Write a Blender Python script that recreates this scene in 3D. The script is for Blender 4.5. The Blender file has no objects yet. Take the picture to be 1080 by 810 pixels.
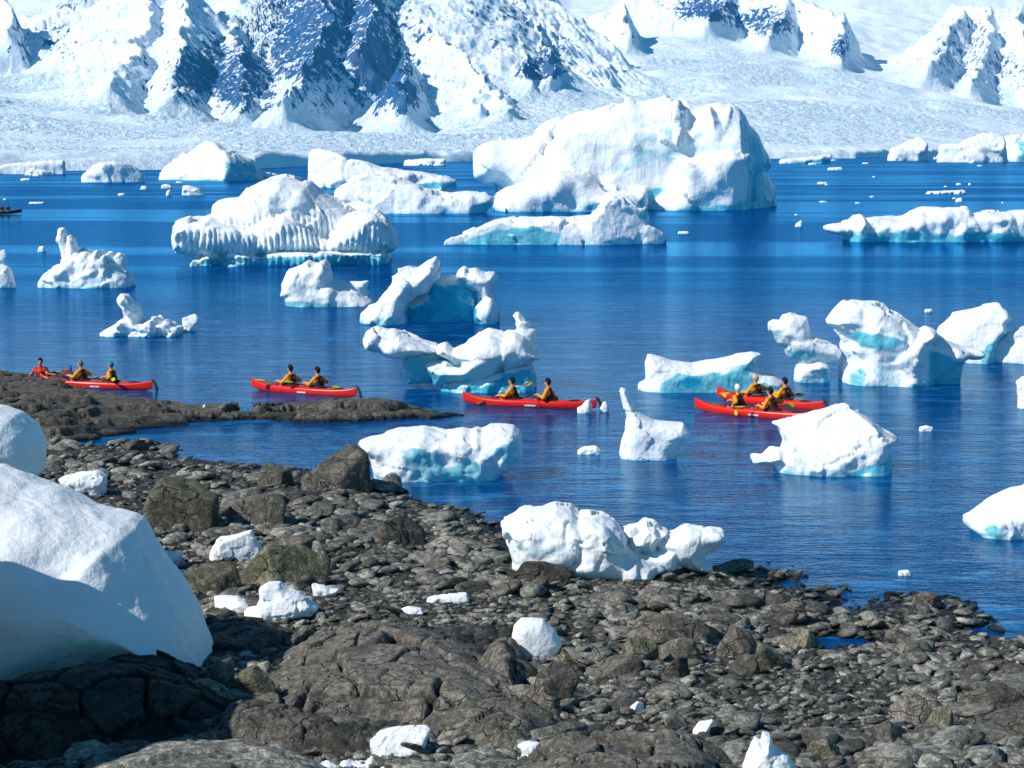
import bpy, math, random
import numpy as np
import openvdb as vdb
from mathutils import Vector, Matrix, geometry

# ------------------------------------------------------------------ scene
C = bpy.context.scene.collection
scn = bpy.context.scene
CAMH, FPX, HOR = 10.2, 2200.0, 155.0
PITCH = math.atan((405 - HOR) / FPX)
cp, sp = math.cos(PITCH), math.sin(PITCH)
cam = bpy.data.cameras.new('camera'); camo = bpy.data.objects.new('camera', cam); C.objects.link(camo)
camo.location = (0, 0, CAMH); camo.rotation_euler = (math.pi / 2 - PITCH, 0, 0)
cam.sensor_width = 36; cam.lens = FPX / 1080 * 36; cam.clip_end = 60000; cam.clip_start = 0.5
scn.camera = camo

def ray(px, py):
    a = (np.asarray(px, float) - 540) / FPX; b = (405 - np.asarray(py, float)) / FPX
    return a, cp + b * sp, -sp + b * cp            # direction x, y, z
def onplane_y(px, py, Y):                          # point of the vertical plane y=Y seen there
    a, b, c = ray(px, py); return a / b * Y, CAMH + c / b * Y
def sea(px, py, z=0.0):
    a, b, c = ray(px, py); t = (z - CAMH) / c; return a * t, b * t

SUN = Vector((-0.68, -0.30, 0.64)).normalized()
w = bpy.data.worlds.new('World'); scn.world = w; w.use_nodes = True
nt = w.node_tree; bg = nt.nodes['Background']
sky = nt.nodes.new('ShaderNodeTexSky'); sky.sky_type = 'NISHITA'; sky.sun_disc = False
sky.sun_elevation = math.asin(SUN.z); sky.sun_rotation = math.atan2(SUN.x, SUN.y)
sky.ozone_density = 2.2; sky.dust_density = 0.0; sky.air_density = 1.0
tint = nt.nodes.new('ShaderNodeMix'); tint.data_type = 'RGBA'; tint.blend_type = 'MULTIPLY'; tint.inputs[0].default_value = 1.0
tint.inputs[7].default_value = (0.42, 1.02, 1.26, 1); nt.links.new(sky.outputs[0], tint.inputs[6])
nt.links.new(tint.outputs[2], bg.inputs[0]); bg.inputs[1].default_value = 0.08
sl = bpy.data.lights.new('sun', 'SUN'); sl.energy = 5.0; sl.angle = math.radians(0.5); sl.color = (1.0, 0.965, 0.92)
so = bpy.data.objects.new('sun', sl); C.objects.link(so); so.rotation_euler = SUN.to_track_quat('Z', 'Y').to_euler(); so.location = (-60, 60, 80)
scn.view_settings.view_transform = 'Standard'; scn.view_settings.look = 'None'; scn.view_settings.exposure = 0
scn.render.engine = 'CYCLES'; scn.cycles.max_bounces = 6; scn.cycles.use_denoising = True
scn.cycles.glossy_bounces = 3; scn.cycles.diffuse_bounces = 3

# ------------------------------------------------------------------ noise
_r = np.random.RandomState(7)
_G = _r.normal(size=(256, 3)); _G /= np.linalg.norm(_G, axis=1)[:, None]
_PT = _r.permutation(256).astype(np.int64)
def _h(ix, iy, iz, s): return _PT[(_PT[(_PT[(ix + s) & 255] + iy) & 255] + iz + 7 * s) & 255]
def perlin(p, s=0):
    p = np.asarray(p, float); i = np.floor(p).astype(np.int64); f = p - i; u = f * f * f * (f * (f * 6 - 15) + 10)
    out = 0
    for dx in (0, 1):
        for dy in (0, 1):
            for dz in (0, 1):
                g = _G[_h(i[:, 0] + dx, i[:, 1] + dy, i[:, 2] + dz, s)]
                d = g[:, 0] * (f[:, 0] - dx) + g[:, 1] * (f[:, 1] - dy) + g[:, 2] * (f[:, 2] - dz)
                wx = u[:, 0] if dx else 1 - u[:, 0]; wy = u[:, 1] if dy else 1 - u[:, 1]; wz = u[:, 2] if dz else 1 - u[:, 2]
                out = out + d * wx * wy * wz
    return out * 1.6
def fbm(p, o=4, s=0, g=0.5):
    a, t, q = 1.0, 0, np.array(p, float)
    for k in range(o): t = t + a * perlin(q, s + k * 3); a *= g; q = q * 2.03 + 11.3
    return t
def ridged(p, o=4, s=0, g=0.5):
    a, t, q = 1.0, 0, np.array(p, float)
    for k in range(o): t = t + a * (1 - 2 * np.abs(perlin(q, s + k * 3))); a *= g; q = q * 2.03 + 7.7
    return t
def worley(p, s=0, dim=3, ctr=None):                          # F1, F2, id
    p = np.asarray(p, float); i = np.floor(p).astype(np.int64); n = len(p)
    f1 = np.full(n, 9.0); f2 = np.full(n, 9.0); cid = np.zeros(n, np.int64)
    for dx in (-1, 0, 1):
        for dy in (-1, 0, 1):
            for dz in ((-1, 0, 1) if dim == 3 else (0,)):
                c = i + np.array([dx, dy, dz]); h = _h(c[:, 0], c[:, 1], c[:, 2], s)
                q = c + 0.5 + _G[h] * 0.5
                if dim == 2: q[:, 2] = p[:, 2]
                d = np.sqrt(((q - p) ** 2).sum(1)); m = d < f1
                f2 = np.where(m, f1, np.minimum(f2, d)); cid = np.where(m, h, cid); f1 = np.where(m, d, f1)
                if ctr is not None: ctr[m] = q[m]
    return f1, f2, cid
def V3(x, y, z=0): return np.stack([x, y, np.zeros_like(x) + z], 1)
def sstep(a, b, x): t = np.clip((x - a) / (b - a), 0, 1); return t * t * (3 - 2 * t)

# ------------------------------------------------------------------ mesh helpers
def npmesh(name, v, f, mat=None, smooth=True, attr=None):
    me = bpy.data.meshes.new(name); v = np.ascontiguousarray(v, np.float32); f = np.ascontiguousarray(f, np.int32)
    k = f.shape[1]
    me.vertices.add(len(v)); me.vertices.foreach_set('co', v.ravel())
    me.loops.add(f.size); me.loops.foreach_set('vertex_index', f.ravel())
    me.polygons.add(len(f)); me.polygons.foreach_set('loop_start', np.arange(0, f.size, k, dtype=np.int32))
    me.polygons.foreach_set('loop_total', np.full(len(f), k, np.int32))
    me.polygons.foreach_set('use_smooth', np.full(len(f), smooth, bool))
    me.update(calc_edges=True)
    for a, val in (attr or {}).items():
        at = me.attributes.new(a, 'FLOAT', 'POINT'); at.data.foreach_set('value', np.ascontiguousarray(val, np.float32))
    if mat: me.materials.append(mat)
    return me
def normals(me):
    n = np.empty(len(me.vertices) * 3, np.float32); me.vertex_normals.foreach_get('vector', n); return n.reshape(-1, 3)
def coords(me):
    n = np.empty(len(me.vertices) * 3, np.float32); me.vertices.foreach_get('co', n); return n.reshape(-1, 3).astype(float)
def setco(me, v): me.vertices.foreach_set('co', np.ascontiguousarray(v, np.float32).ravel()); me.update()
def setattr_(me, a, val):
    at = me.attributes.get(a) or me.attributes.new(a, 'FLOAT', 'POINT'); at.data.foreach_set('value', np.ascontiguousarray(val, np.float32))
def link(name, data, parent=None, loc=None, label=None, cat=None, group=None, kind=None, rotz=0):
    o = bpy.data.objects.new(name, data); C.objects.link(o)
    if parent: o.parent = parent
    if loc is not None: o.location = loc
    if rotz: o.rotation_euler = (0, 0, rotz)
    if label: o['label'] = label
    if cat: o['category'] = cat
    if group: o['group'] = group
    if kind: o['kind'] = kind
    return o
def gridfaces(nr, nc):
    i = np.arange(nr * nc).reshape(nr, nc)
    return np.stack([i[:-1, :-1], i[:-1, 1:], i[1:, 1:], i[1:, :-1]], -1).reshape(-1, 4)
def polydist(px, py, poly):                        # signed: + inside
    poly = np.asarray(poly, float); n = len(poly); d = np.full(px.shape, 1e9); ins = np.zeros(px.shape, bool)
    for k in range(n):
        x0, y0 = poly[k]; x1, y1 = poly[(k + 1) % n]
        ex, ey = x1 - x0, y1 - y0; L = ex * ex + ey * ey + 1e-12
        t = np.clip(((px - x0) * ex + (py - y0) * ey) / L, 0, 1)
        d = np.minimum(d, (px - x0 - t * ex) ** 2 + (py - y0 - t * ey) ** 2)
        c = (y0 > py) != (y1 > py)
        ins ^= c & (px < ex * (py - y0) / (ey if ey else 1e-12) + x0)
    return np.where(ins, 1, -1) * np.sqrt(d)
def vdb_mesh(phi, org, vox):                       # phi>0 inside -> verts, quads
    g = vdb.FloatGrid(1.0); a = (-phi).astype(np.float32)
    g.copyFromArray(a); pts, quads = g.convertToQuads(0.0)
    return pts * vox + np.array(org), quads

# ------------------------------------------------------------------ node helpers
class N:
    def __init__(s, name):
        s.m = bpy.data.materials.new(name); s.m.use_nodes = True; s.t = s.m.node_tree
        s.b = s.t.nodes['Principled BSDF']; s.out = s.t.nodes['Material Output']
    def n(s, typ, **kw):
        o = s.t.nodes.new('ShaderNode' + typ)
        for k, v in kw.items(): setattr(o, k, v)
        return o
    def l(s, a, b): s.t.links.new(a, b)
    def val(s, sock, v):
        if isinstance(v, (int, float, tuple)): sock.default_value = v
        else: s.l(v, sock)
    def geo(s): return s.n('NewGeometry')
    def noise(s, vec, scale, detail=4, rough=0.55, dist=0.0):
        o = s.n('TexNoise'); s.l(vec, o.inputs['Vector']); o.inputs['Scale'].default_value = scale
        o.inputs['Detail'].default_value = detail; o.inputs['Roughness'].default_value = rough; o.inputs['Distortion'].default_value = dist
        return o.outputs[0]
    def vor(s, vec, scale, feature='F1', out=0):
        o = s.n('TexVoronoi', feature=feature); s.l(vec, o.inputs['Vector']); o.inputs['Scale'].default_value = scale; return o.outputs[out]
    def map(s, vec, sc=(1, 1, 1), loc=(0, 0, 0)):
        o = s.n('Mapping'); s.l(vec, o.inputs[0]); o.inputs['Scale'].default_value = sc; o.inputs['Location'].default_value = loc; return o.outputs[0]
    def m2(s, op, a, b=0.0, clamp=False):
        o = s.n('Math', operation=op, use_clamp=clamp); s.val(o.inputs[0], a); s.val(o.inputs[1], b); return o.outputs[0]
    def ramp(s, f, a, b, c=0.0, d=1.0, smooth=True):
        o = s.n('MapRange', interpolation_type='SMOOTHSTEP' if smooth else 'LINEAR'); s.val(o.inputs[0], f)
        for i, v in enumerate((a, b, c, d)): o.inputs[i + 1].default_value = v
        return o.outputs[0]
    def mix(s, f, a, b, mode='MIX'):
        o = s.n('Mix', data_type='RGBA', blend_type=mode); s.val(o.inputs[0], f)
        for sk, v in ((o.inputs[6], a), (o.inputs[7], b)):
            if isinstance(v, tuple): sk.default_value = (*v, 1) if len(v) == 3 else v
            else: s.l(v, sk)
        return o.outputs[2]
    def attr(s, name): return s.n('Attribute', attribute_name=name).outputs['Fac']
    def bump(s, h, strength=0.5, dist=0.1, normal=None):
        o = s.n('Bump'); s.l(h, o.inputs['Height']); o.inputs['Strength'].default_value = strength; o.inputs['Distance'].default_value = dist
        if normal: s.l(normal, o.inputs['Normal'])
        return o.outputs[0]
    def set(s, **kw):
        for k, v in kw.items():
            sk = s.b.inputs[{'col': 'Base Color', 'rough': 'Roughness', 'nor': 'Normal', 'spec': 'Specular IOR Level', 'ior': 'IOR', 'metal': 'Metallic', 'sss': 'Subsurface Weight'}[k]]
            if isinstance(v, tuple): sk.default_value = (*v, 1)
            elif isinstance(v, (int, float)): sk.default_value = v
            else: s.l(v, sk)
        return s
def plain(name, col, rough=0.5, spec=0.5, var=0.15, scale=9.0):
    k = N(name); p = k.n('TexCoord').outputs['Object']
    n = k.noise(p, scale, 3)
    k.set(col=k.mix(n, tuple(c * (1 - var) for c in col), tuple(min(1, c * (1 + var)) for c in col)), rough=rough, spec=spec)
    return k.m

# ------------------------------------------------------------------ materials
def mat_ice():
    k = N('iceberg_ice'); g = k.geo(); P = g.outputs['Position']; o = k.n('TexCoord').outputs['Object']
    blue = k.attr('blue'); sc = k.attr('pxs')       # pxs: metres per detail unit
    nz = k.n('SeparateXYZ'); k.l(g.outputs['Normal'], nz.inputs[0]); nzz = nz.outputs[2]
    q = k.n('VectorMath', operation='DIVIDE'); k.l(o, q.inputs[0])
    cx = k.n('CombineXYZ'); [k.l(sc, cx.inputs[i]) for i in range(3)]; k.l(cx.outputs[0], q.inputs[1]); Q = q.outputs[0]
    n1 = k.noise(Q, 0.055, 6, 0.6); n2 = k.noise(Q, 0.25, 4, 0.6); n3 = k.noise(k.map(Q, (1, 1, 3.0)), 0.09, 3, 0.5)
    b = k.m2('ADD', blue, k.m2('MULTIPLY', k.m2('SUBTRACT', n1, 0.5), 0.9))
    b = k.ramp(b, 0.18, 0.95)
    snow = k.mix(k.ramp(n1, 0.3, 0.7), (0.89, 0.93, 0.95), (0.95, 0.96, 0.965))
    tur = k.mix(k.ramp(n3, 0.3, 0.7), (0.13, 0.66, 0.78), (0.36, 0.84, 0.90))
    deep = k.mix(k.ramp(blue, 0.8, 1.6), tur, (0.03, 0.60, 0.86))
    col = k.mix(b, snow, deep)
    hgt = k.m2('ADD', k.m2('ADD', k.m2('MULTIPLY', n2, 1.0), k.m2('MULTIPLY', n1, 3.0)), k.m2('MULTIPLY', k.noise(k.map(Q, (.16, .16, .022)), 1.0, 3, 0.6), 1.3))
    bp = k.n('Bump'); k.l(hgt, bp.inputs['Height']); bp.inputs['Strength'].default_value = 0.7; k.l(k.m2('MULTIPLY', sc, 1.0), bp.inputs['Distance'])
    k.set(col=col, rough=k.ramp(b, 0, 1, 0.6, 0.22), nor=bp.outputs[0], spec=0.3)
    # light passing through the ice
    tr = k.n('BsdfTranslucent'); k.l(k.mix(b, (0.55, 0.85, 0.97), (0.10, 0.72, 0.90)), tr.inputs[0])
    ms = k.n('MixShader'); k.l(k.ramp(b, 0, 1, 0.13, 0.38), ms.inputs[0]); k.l(k.b.outputs[0], ms.inputs[1]); k.l(tr.outputs[0], ms.inputs[2]); k.l(ms.outputs[0], k.out.inputs[0])
    return k.m
ICE = mat_ice()

def mat_water():
    k = N('sea_water'); g = k.geo(); P = g.outputs['Position']
    big = k.noise(k.map(P, (0.0042, 0.022, 0)), 1.0, 4, 0.55, 0.6)        # long slicks, drawn out sideways
    mid = k.noise(k.map(P, (0.03, 0.09, 0)), 1.0, 3)
    sy_ = k.n('SeparateXYZ'); k.l(P, sy_.inputs[0])
    slick = k.ramp(k.m2('ADD', big, k.m2('MULTIPLY', k.m2('SUBTRACT', mid, 0.5), 0.25)), 0.44, 0.58)
    slick = k.m2('MULTIPLY', slick, k.ramp(sy_.outputs[1], 90, 260, 0.08, 1.0))
    r1 = k.noise(k.map(P, (1.5, 3.6, 1)), 1.0, 3, 0.6); r2 = k.noise(k.map(P, (5.5, 9.0, 1)), 1.0, 2, 0.5)
    r0 = k.noise(k.map(P, (0.25, 0.7, 1)), 1.0, 2, 0.5)
    h = k.m2('ADD', k.m2('ADD', k.m2('MULTIPLY', r1, 0.030), k.m2('MULTIPLY', r2, 0.006)), k.m2('MULTIPLY', r0, 0.050))
    bp = k.n('Bump'); k.l(h, bp.inputs['Height']); bp.inputs['Distance'].default_value = 1.0
    k.l(k.ramp(slick, 0, 1, 0.95, 0.40), bp.inputs['Strength'])
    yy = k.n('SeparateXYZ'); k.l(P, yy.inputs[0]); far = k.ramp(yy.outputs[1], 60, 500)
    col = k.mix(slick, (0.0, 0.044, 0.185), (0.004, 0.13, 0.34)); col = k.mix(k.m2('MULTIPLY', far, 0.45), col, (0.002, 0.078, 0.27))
    rf = k.noise(k.map(P, (0.5, 0.9, 1)), 1.0, 3, 0.7); r3 = k.noise(k.map(P, (1.1, 2.6, 1)), 1.0, 3, 0.65)
    rip = k.ramp(k.m2('ADD', k.m2('ADD', k.m2('MULTIPLY', r3, 0.6), k.m2('MULTIPLY', rf, 0.4)), k.m2('MULTIPLY', k.m2('SUBTRACT', r0, 0.5), 0.5)), 0.47, 0.66)
    col = k.mix(k.m2('MULTIPLY', rip, 0.75), col, (0.02, 0.20, 0.50))  # bright ripple glints painted into the water colour
    df = k.n('BsdfDiffuse'); k.l(col, df.inputs[0]); k.l(bp.outputs[0], df.inputs['Normal'])
    em = k.n('Emission'); k.l(col, em.inputs[0]); em.inputs[1].default_value = 0.85   # painted glow for scattered light, keeps cast shadows faint
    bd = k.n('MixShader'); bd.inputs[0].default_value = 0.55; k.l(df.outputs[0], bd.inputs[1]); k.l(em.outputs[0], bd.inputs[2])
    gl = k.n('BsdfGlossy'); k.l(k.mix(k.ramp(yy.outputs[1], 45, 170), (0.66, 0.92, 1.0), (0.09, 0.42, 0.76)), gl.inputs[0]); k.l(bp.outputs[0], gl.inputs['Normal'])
    k.l(k.m2('ADD', k.ramp(slick, 0, 1, 0.07, 0.04), k.m2('MULTIPLY', far, 0.10)), gl.inputs['Roughness'])
    fr = k.n('Fresnel'); fr.inputs[0].default_value = 1.33; k.l(bp.outputs[0], fr.inputs[1])
    fac = k.m2('MULTIPLY', fr.outputs[0], k.m2('MULTIPLY', k.ramp(slick, 0, 1, 0.62, 1.25), k.ramp(far, 0, 1, 1.0, 0.7)), True)
    ms = k.n('MixShader'); k.l(fac, ms.inputs[0]); k.l(bd.outputs[0], ms.inputs[1]); k.l(gl.outputs[0], ms.inputs[2]); k.l(ms.outputs[0], k.out.inputs[0])
    k.t.nodes.remove(k.b)
    return k.m
WATER = mat_water()

def mat_rock(name, c1, c2, c3, scale=1.0, cracks=1.0):
    k = N(name); P = k.n('TexCoord').outputs['Object']; g = k.geo(); W = g.outputs['Position']
    oi = k.n('ObjectInfo').outputs['Random']
    n1 = k.noise(W, 0.9 * scale, 5, 0.6); n2 = k.noise(W, 7 * scale, 5, 0.7); n3 = k.noise(W, 38 * scale, 3, 0.7)
    a = k.attr('tone')
    col = k.mix(k.ramp(n1, 0.35, 0.65), c1, c2)
    col = k.mix(k.ramp(k.m2('ADD', n2, k.m2('MULTIPLY', n1, 0.4)), 0.62, 0.86), col, c3)
    col = k.mix(0.9, col, k.ramp(n3, 0.3, 0.72, 0.35, 1.7), 'MULTIPLY')
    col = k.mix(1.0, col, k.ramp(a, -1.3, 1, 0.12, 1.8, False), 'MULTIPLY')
    col = k.mix(1.0, col, k.ramp(oi, 0, 1, 0.75, 1.3, False), 'MULTIPLY')
    sp_ = k.n('SeparateXYZ'); k.l(W, sp_.inputs[0])
    wt = k.ramp(k.m2('ADD', sp_.outputs[2], k.m2('MULTIPLY', n1, 0.12)), 0.10, 0.28, 1.0, 0.0)
    col = k.mix(wt, col, (0.006, 0.006, 0.006))
    col = k.mix(k.ramp(k.noise(W, 2.5 * scale, 3), 0.62, 0.72), col, k.mix(0.5, col, (0.004, 0.004, 0.004)))
    wv = k.n('VectorMath', operation='ADD'); k.l(W, wv.inputs[0]); nc = k.n('TexNoise'); k.l(W, nc.inputs['Vector']); nc.inputs['Scale'].default_value = 3.0
    sc_ = k.n('VectorMath', operation='SCALE'); k.l(nc.outputs['Color'], sc_.inputs[0]); sc_.inputs['Scale'].default_value = 0.35; k.l(sc_.outputs[0], wv.inputs[1])
    ck = k.vor(k.map(wv.outputs[0], (1, 1, 1.6)), 1.5 * scale, 'DISTANCE_TO_EDGE'); ck = k.m2('MULTIPLY', k.ramp(ck, 0.0, 0.035, 1.0, 0.0), k.ramp(n1, 0.42, 0.55, 0.0, cracks))
    col = k.mix(k.m2('MULTIPLY', ck, 0.85), col, (0.008, 0.007, 0.006))
    h = k.m2('SUBTRACT', k.m2('ADD', k.m2('MULTIPLY', n2, 0.06), k.m2('MULTIPLY', n3, 0.022)), k.m2('MULTIPLY', ck, 0.05))
    k.set(col=col, rough=k.ramp(wt, 0, 1, 0.75, 0.3), nor=k.bump(h, 0.8, 1.0 / scale), spec=0.3)
    return k.m
ROCK = mat_rock('grey_rock', (0.058, 0.053, 0.043), (0.088, 0.078, 0.062), (0.17, 0.155, 0.125))
ROCKG = mat_rock('mossy_rock', (0.070, 0.063, 0.045), (0.075, 0.076, 0.040), (0.18, 0.17, 0.12))
STONE = mat_rock('beach_stone', (0.055, 0.056, 0.047), (0.085, 0.082, 0.066), (0.23, 0.225, 0.19), cracks=0.0)
# ================================================================== mountains
def mat_mountain():
    k = N('mountain_snow'); g = k.geo(); P = g.outputs['Position']
    rock = k.attr('rock'); crev = k.attr('crev')
    n1 = k.noise(k.map(P, (1, 1, .7)), 0.075, 8, 0.68); n2 = k.noise(k.map(P, (1, 1, 3)), 0.012, 4, 0.6)
    f = k.ramp(k.m2('ADD', rock, k.m2('MULTIPLY', k.m2('SUBTRACT', n1, 0.5), 2.5)), 0.46, 0.58)
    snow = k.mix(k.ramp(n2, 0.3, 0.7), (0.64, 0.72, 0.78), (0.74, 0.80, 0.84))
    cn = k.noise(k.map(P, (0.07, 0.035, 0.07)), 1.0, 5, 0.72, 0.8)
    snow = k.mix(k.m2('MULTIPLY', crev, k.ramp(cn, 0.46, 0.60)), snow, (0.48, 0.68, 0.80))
    rk = k.mix(k.ramp(k.noise(P, 0.05, 4), 0.4, 0.6), (0.012, 0.07, 0.20), (0.05, 0.10, 0.20))  # blue of haze and shade put into the rock colour
    h = k.m2('ADD', k.m2('MULTIPLY', n1, 7.0), k.m2('MULTIPLY', k.m2('MULTIPLY', cn, crev), 20.0))
    k.set(col=k.mix(f, snow, rk), rough=0.8, spec=0.1, nor=k.bump(h, 0.7, 1.0))
    k.b.inputs['Emission Color'].default_value = (0.03, 0.30, 0.62, 1); k.b.inputs['Emission Strength'].default_value = 0.19   # distance haze painted on as a faint blue glow
    return k.m
def build_mountains():
    pxs = np.arange(-420, 1501, 1.45); nc = len(pxs)
    u = np.concatenate([np.linspace(0, .16, 90), np.linspace(.16, .50, 430)[1:], np.linspace(.5, 1.0, 170)[1:], np.linspace(1.0, 1.8, 40)[1:]])
    Ds = np.interp(pxs, [-420, 0, 270, 450, 700, 900, 1080, 1500], [830, 870, 980, 1400, 1770, 1900, 2600, 3200])
    nr = len(u); U = u[:, None] + 0 * pxs[None]; PX = pxs[None] + 0 * U
    D = Ds[None] + U * (8000 - Ds[None])
    cols = [-420, 0, 110, 270, 450, 600, 750, 900, 1080, 1500]
    rows = {0: None,
            .02: [172, 172, 171, 171, 168, 165, 163, 162, 157, 156],
            .15: [150, 146, 148, 146, 147, 142, 140, 146, 148, 148],
            .32: [105, 105, 122, 136, 138, 112, 105, 118, 133, 130],
            .5: [80, 75, 92, 110, 110, 78, 74, 88, 110, 110],
            .7: [45, 38, 50, 60, 60, 50, 50, 66, 88, 80],
            1.0: [-5, 5, -15, -20, -20, 12, 14, 12, 22, 20],
            1.3: [-90, -90, -90, -90, -90, -70, -90, -80, -60, -60],
            1.8: [-170] * 10}
    us = sorted(rows); tab = []
    for q in us:
        if q == 0: tab.append(HOR + (CAMH - 2.5) * FPX / Ds)
        else: tab.append(np.interp(pxs, cols, rows[q]))
    tab = np.array(tab)                             # py at each u, per column
    PY = np.empty_like(D)
    for j in range(nc): PY[:, j] = np.interp(u, us, tab[:, j])
    X = (PX - 540) / FPX * D; Y = D
    Z = CAMH + (HOR - PY) * D / FPX
    n = D.size; x = X.ravel(); y = Y.ravel(); base = Z.ravel()
    uu = U.ravel()
    base = base + fbm(V3(x / 420, y / 600), 4, 3) * 26 * sstep(.03, .4, uu)
    # warped coordinates so that crests and gullies wander
    wx = x + fbm(V3(x / 150, y / 150), 4, 21) * 20; wy = y + fbm(V3(x / 150, y / 150), 4, 31) * 20
    ridges = [  # points (px, py, D), left slope, right slope
        ([(120, -20, 5200), (60, 30, 4700), (38, 68, 4200)], .7, 1.1),
        ([(-60, -40, 4700), (10, 2, 4300), (17, 42, 4050)], .8, 1.6),
        ([(205, -60, 5000), (232, 6, 4400), (250, 40, 4000), (262, 78, 3500), (250, 118, 3050)], .62, 1.0),
        ([(180, -30, 4500), (150, 50, 3700), (120, 105, 3000)], .62, .75),
        ([(205, -10, 4200), (195, 70, 3400), (192, 110, 3000)], .7, 1.0),
        ([(330, -60, 4600), (345, -10, 4200), (352, 30, 3900), (330, 70, 3500), (300, 112, 3000)], .75, 1.25),
        ([(150, -60, 5000), (300, -100, 4900), (440, -100, 4900), (530, -70, 5000)], -1, .62),
        ([(420, -60, 4600), (395, 15, 4100), (380, 58, 3750)], .8, 1.2),
        ([(430, 22, 4250), (462, 42, 4000), (492, 68, 3700), (515, 96, 3350), (540, 128, 2950)], .62, 1.7),
        ([(430, 66, 3700), (426, 95, 3300), (429, 114, 3050)], 1.1, 1.3),
        ([(517, 92, 3400), (503, 124, 3050)], .8, .9),
        ([(500, -60, 4900), (528, -10, 4700), (552, 20, 4500), (574, 48, 4300), (583, 84, 3900)], .75, 1.9),
        ([(552, 20, 4500), (548, 60, 4100), (560, 95, 3750)], .9, 1.5),
        ([(655, 8, 6200), (662, 40, 5800)], .9, 1.5),
        ([(690, -25, 7000), (770, -6, 6700), (840, 2, 6500), (884, 22, 6200), (882, 66, 5400)], .8, 1.7),
        ([(770, -4, 6700), (742, 24, 6300)], 1.0, 1.2),
        ([(830, 4, 6500), (805, 46, 5900)], .9, 1.2),
        ([(1000, 10, 6400), (1040, 16, 6200), (1110, 8, 6200)], 1.0, 1.0),
        ([(1008, 18, 6200), (992, 48, 5800), (975, 76, 5200)], .75, 1.1),
        ([(1040, 20, 6200), (1034, 60, 5600), (1020, 92, 5000)], .9, 1.2),
        ([(1068, 18, 6200), (1078, 55, 5600), (1100, 90, 5000)], .75, 1.6),
    ]
    best = np.full(n, -1e9)
    for ri, (pts, kl, kr) in enumerate(ridges):
        P = []
        for a, b, d in pts: P.append(((a - 540) / FPX * d, d, CAMH + (HOR - b) * d / FPX))
        hz = np.full(n, -1e9); al = np.zeros(n); dd = np.zeros(n); cum = 0
        for (x0, y0, z0), (x1, y1, z1) in zip(P[:-1], P[1:]):
            ex, ey = x1 - x0, y1 - y0; L = ex * ex + ey * ey
            t = np.clip(((wx - x0) * ex + (wy - y0) * ey) / L, 0, 1)
            qx, qy = wx - x0 - t * ex, wy - y0 - t * ey; d = np.hypot(qx, qy)
            side = qx / (d + 1e-6)
            k = kl + (kr - kl) * sstep(-.5, .5, side) if kl > 0 else kr + 1.6 * np.abs(side) ** 3
            hh = z0 + t * (z1 - z0) - k * (.62 * d + 95 * (1 - np.exp(-d / 105)))
            w_ = hh > hz; hz = np.where(w_, hh, hz); al = np.where(w_, cum + t * math.sqrt(L), al); dd = np.where(w_, d * np.sign(side), dd); cum += math.sqrt(L)
        near = hz > base - 60
        q = V3(al[near] / 42, dd[near] / 210, ri * 3.7)
        hz[near] += (ridged(q + .25 * V3(perlin(V3(x[near] / 60, y[near] / 60), 2), 0 * al[near]), 4, 11 + ri, .55) - .3) * np.clip(np.abs(dd[near]) / 70, .15, 1) * 13
        best = np.maximum(best, hz)
    over = best - base
    m = sstep(0, 45, over)
    rg = ridged(V3(x / 95, y / 140, 0), 5, 41, .52); fine = ridged(V3(x / 22, y / 34, 2), 4, 47, .55)
    kk = 55.0; hh = np.clip(.5 + .5 * (best - base) / kk, 0, 1); zz_ = base * (1 - hh) + best * hh + kk * hh * (1 - hh)
    z = zz_ + m * (rg * 7.5 + fine * 3.4 + fbm(V3(x / 230, y / 230, 5), 3, 51) * 11)
    # glacier crevasses on the open slopes
    cm = sstep(0, .05, uu) * (1 - m) * sstep(-.35, .25, fbm(V3(x / 380, y / 520), 3, 61) + .12)
    cm = cm * (1 - sstep(.55, .8, uu))
    cr = ridged(V3(x / 26 + 3 * perlin(V3(x / 200, y / 300), 3), y / 46), 4, 71, .6)
    z = z + cm * cr * 2.4 + (1 - cm) * fbm(V3(x / 40, y / 60), 3, 81) * 1.0
    # ice cliff at the waterline
    cl = sstep(0, .004, uu) * (1 - sstep(.02, .06, uu)); z = z + cl * (2.0 + 2.5 * ridged(V3(x / 30, y / 200), 3, 91))
    z = np.where(uu <= 0.0001, -2.0, z)
    Zg = z.reshape(nr, nc); 
    gx = np.abs(np.gradient(Zg, axis=1)) / (np.gradient(X, axis=1)); gy = np.abs(np.gradient(Zg, axis=0)) / np.abs(np.gradient(Y, axis=0))
    steep = np.hypot(gx, gy).ravel()
    # where bare rock shows: steep ground inside soft patches
    patch = np.zeros(n)
    for (a, b, rx, ry, s) in [(240, 85, 60, 46, .9), (170, 90, 45, 40, .25), (235, 112, 30, 22, .5), (330, 40, 60, 60, .8), (310, 75, 40, 40, .45), (400, 70, 36, 42, 1.0), (428, 100, 18, 22, .8), (380, 25, 60, 35, .7), (420, 5, 50, 25, .35),
                              (575, 80, 28, 30, .9), (535, 30, 35, 40, .45), (500, 20, 30, 30, .35), (740, 12, 40, 14, .9), (800, 25, 34, 16, .8), (880, 55, 10, 14, .9), (1010, 60, 40, 38, .45), (1050, 75, 30, 25, .5), (60, 45, 26, 30, .35), (45, 72, 16, 16, .5), (75, 5, 25, 12, .6), (268, 10, 60, 20, .2), (660, 40, 10, 10, .3), (340, 115, 20, 14, .5)]:
        ppx = 540 + x / y * FPX; ppy = HOR - (z - CAMH) / y * FPX
        patch = np.maximum(patch, s * np.exp(-(((ppx - a) / rx) ** 2 + ((ppy - b) / ry) ** 2) ** 1.5))
    rock = m * np.clip(patch * .80 + (steep - .9) * .26 + .03, 0, 1) 
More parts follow.
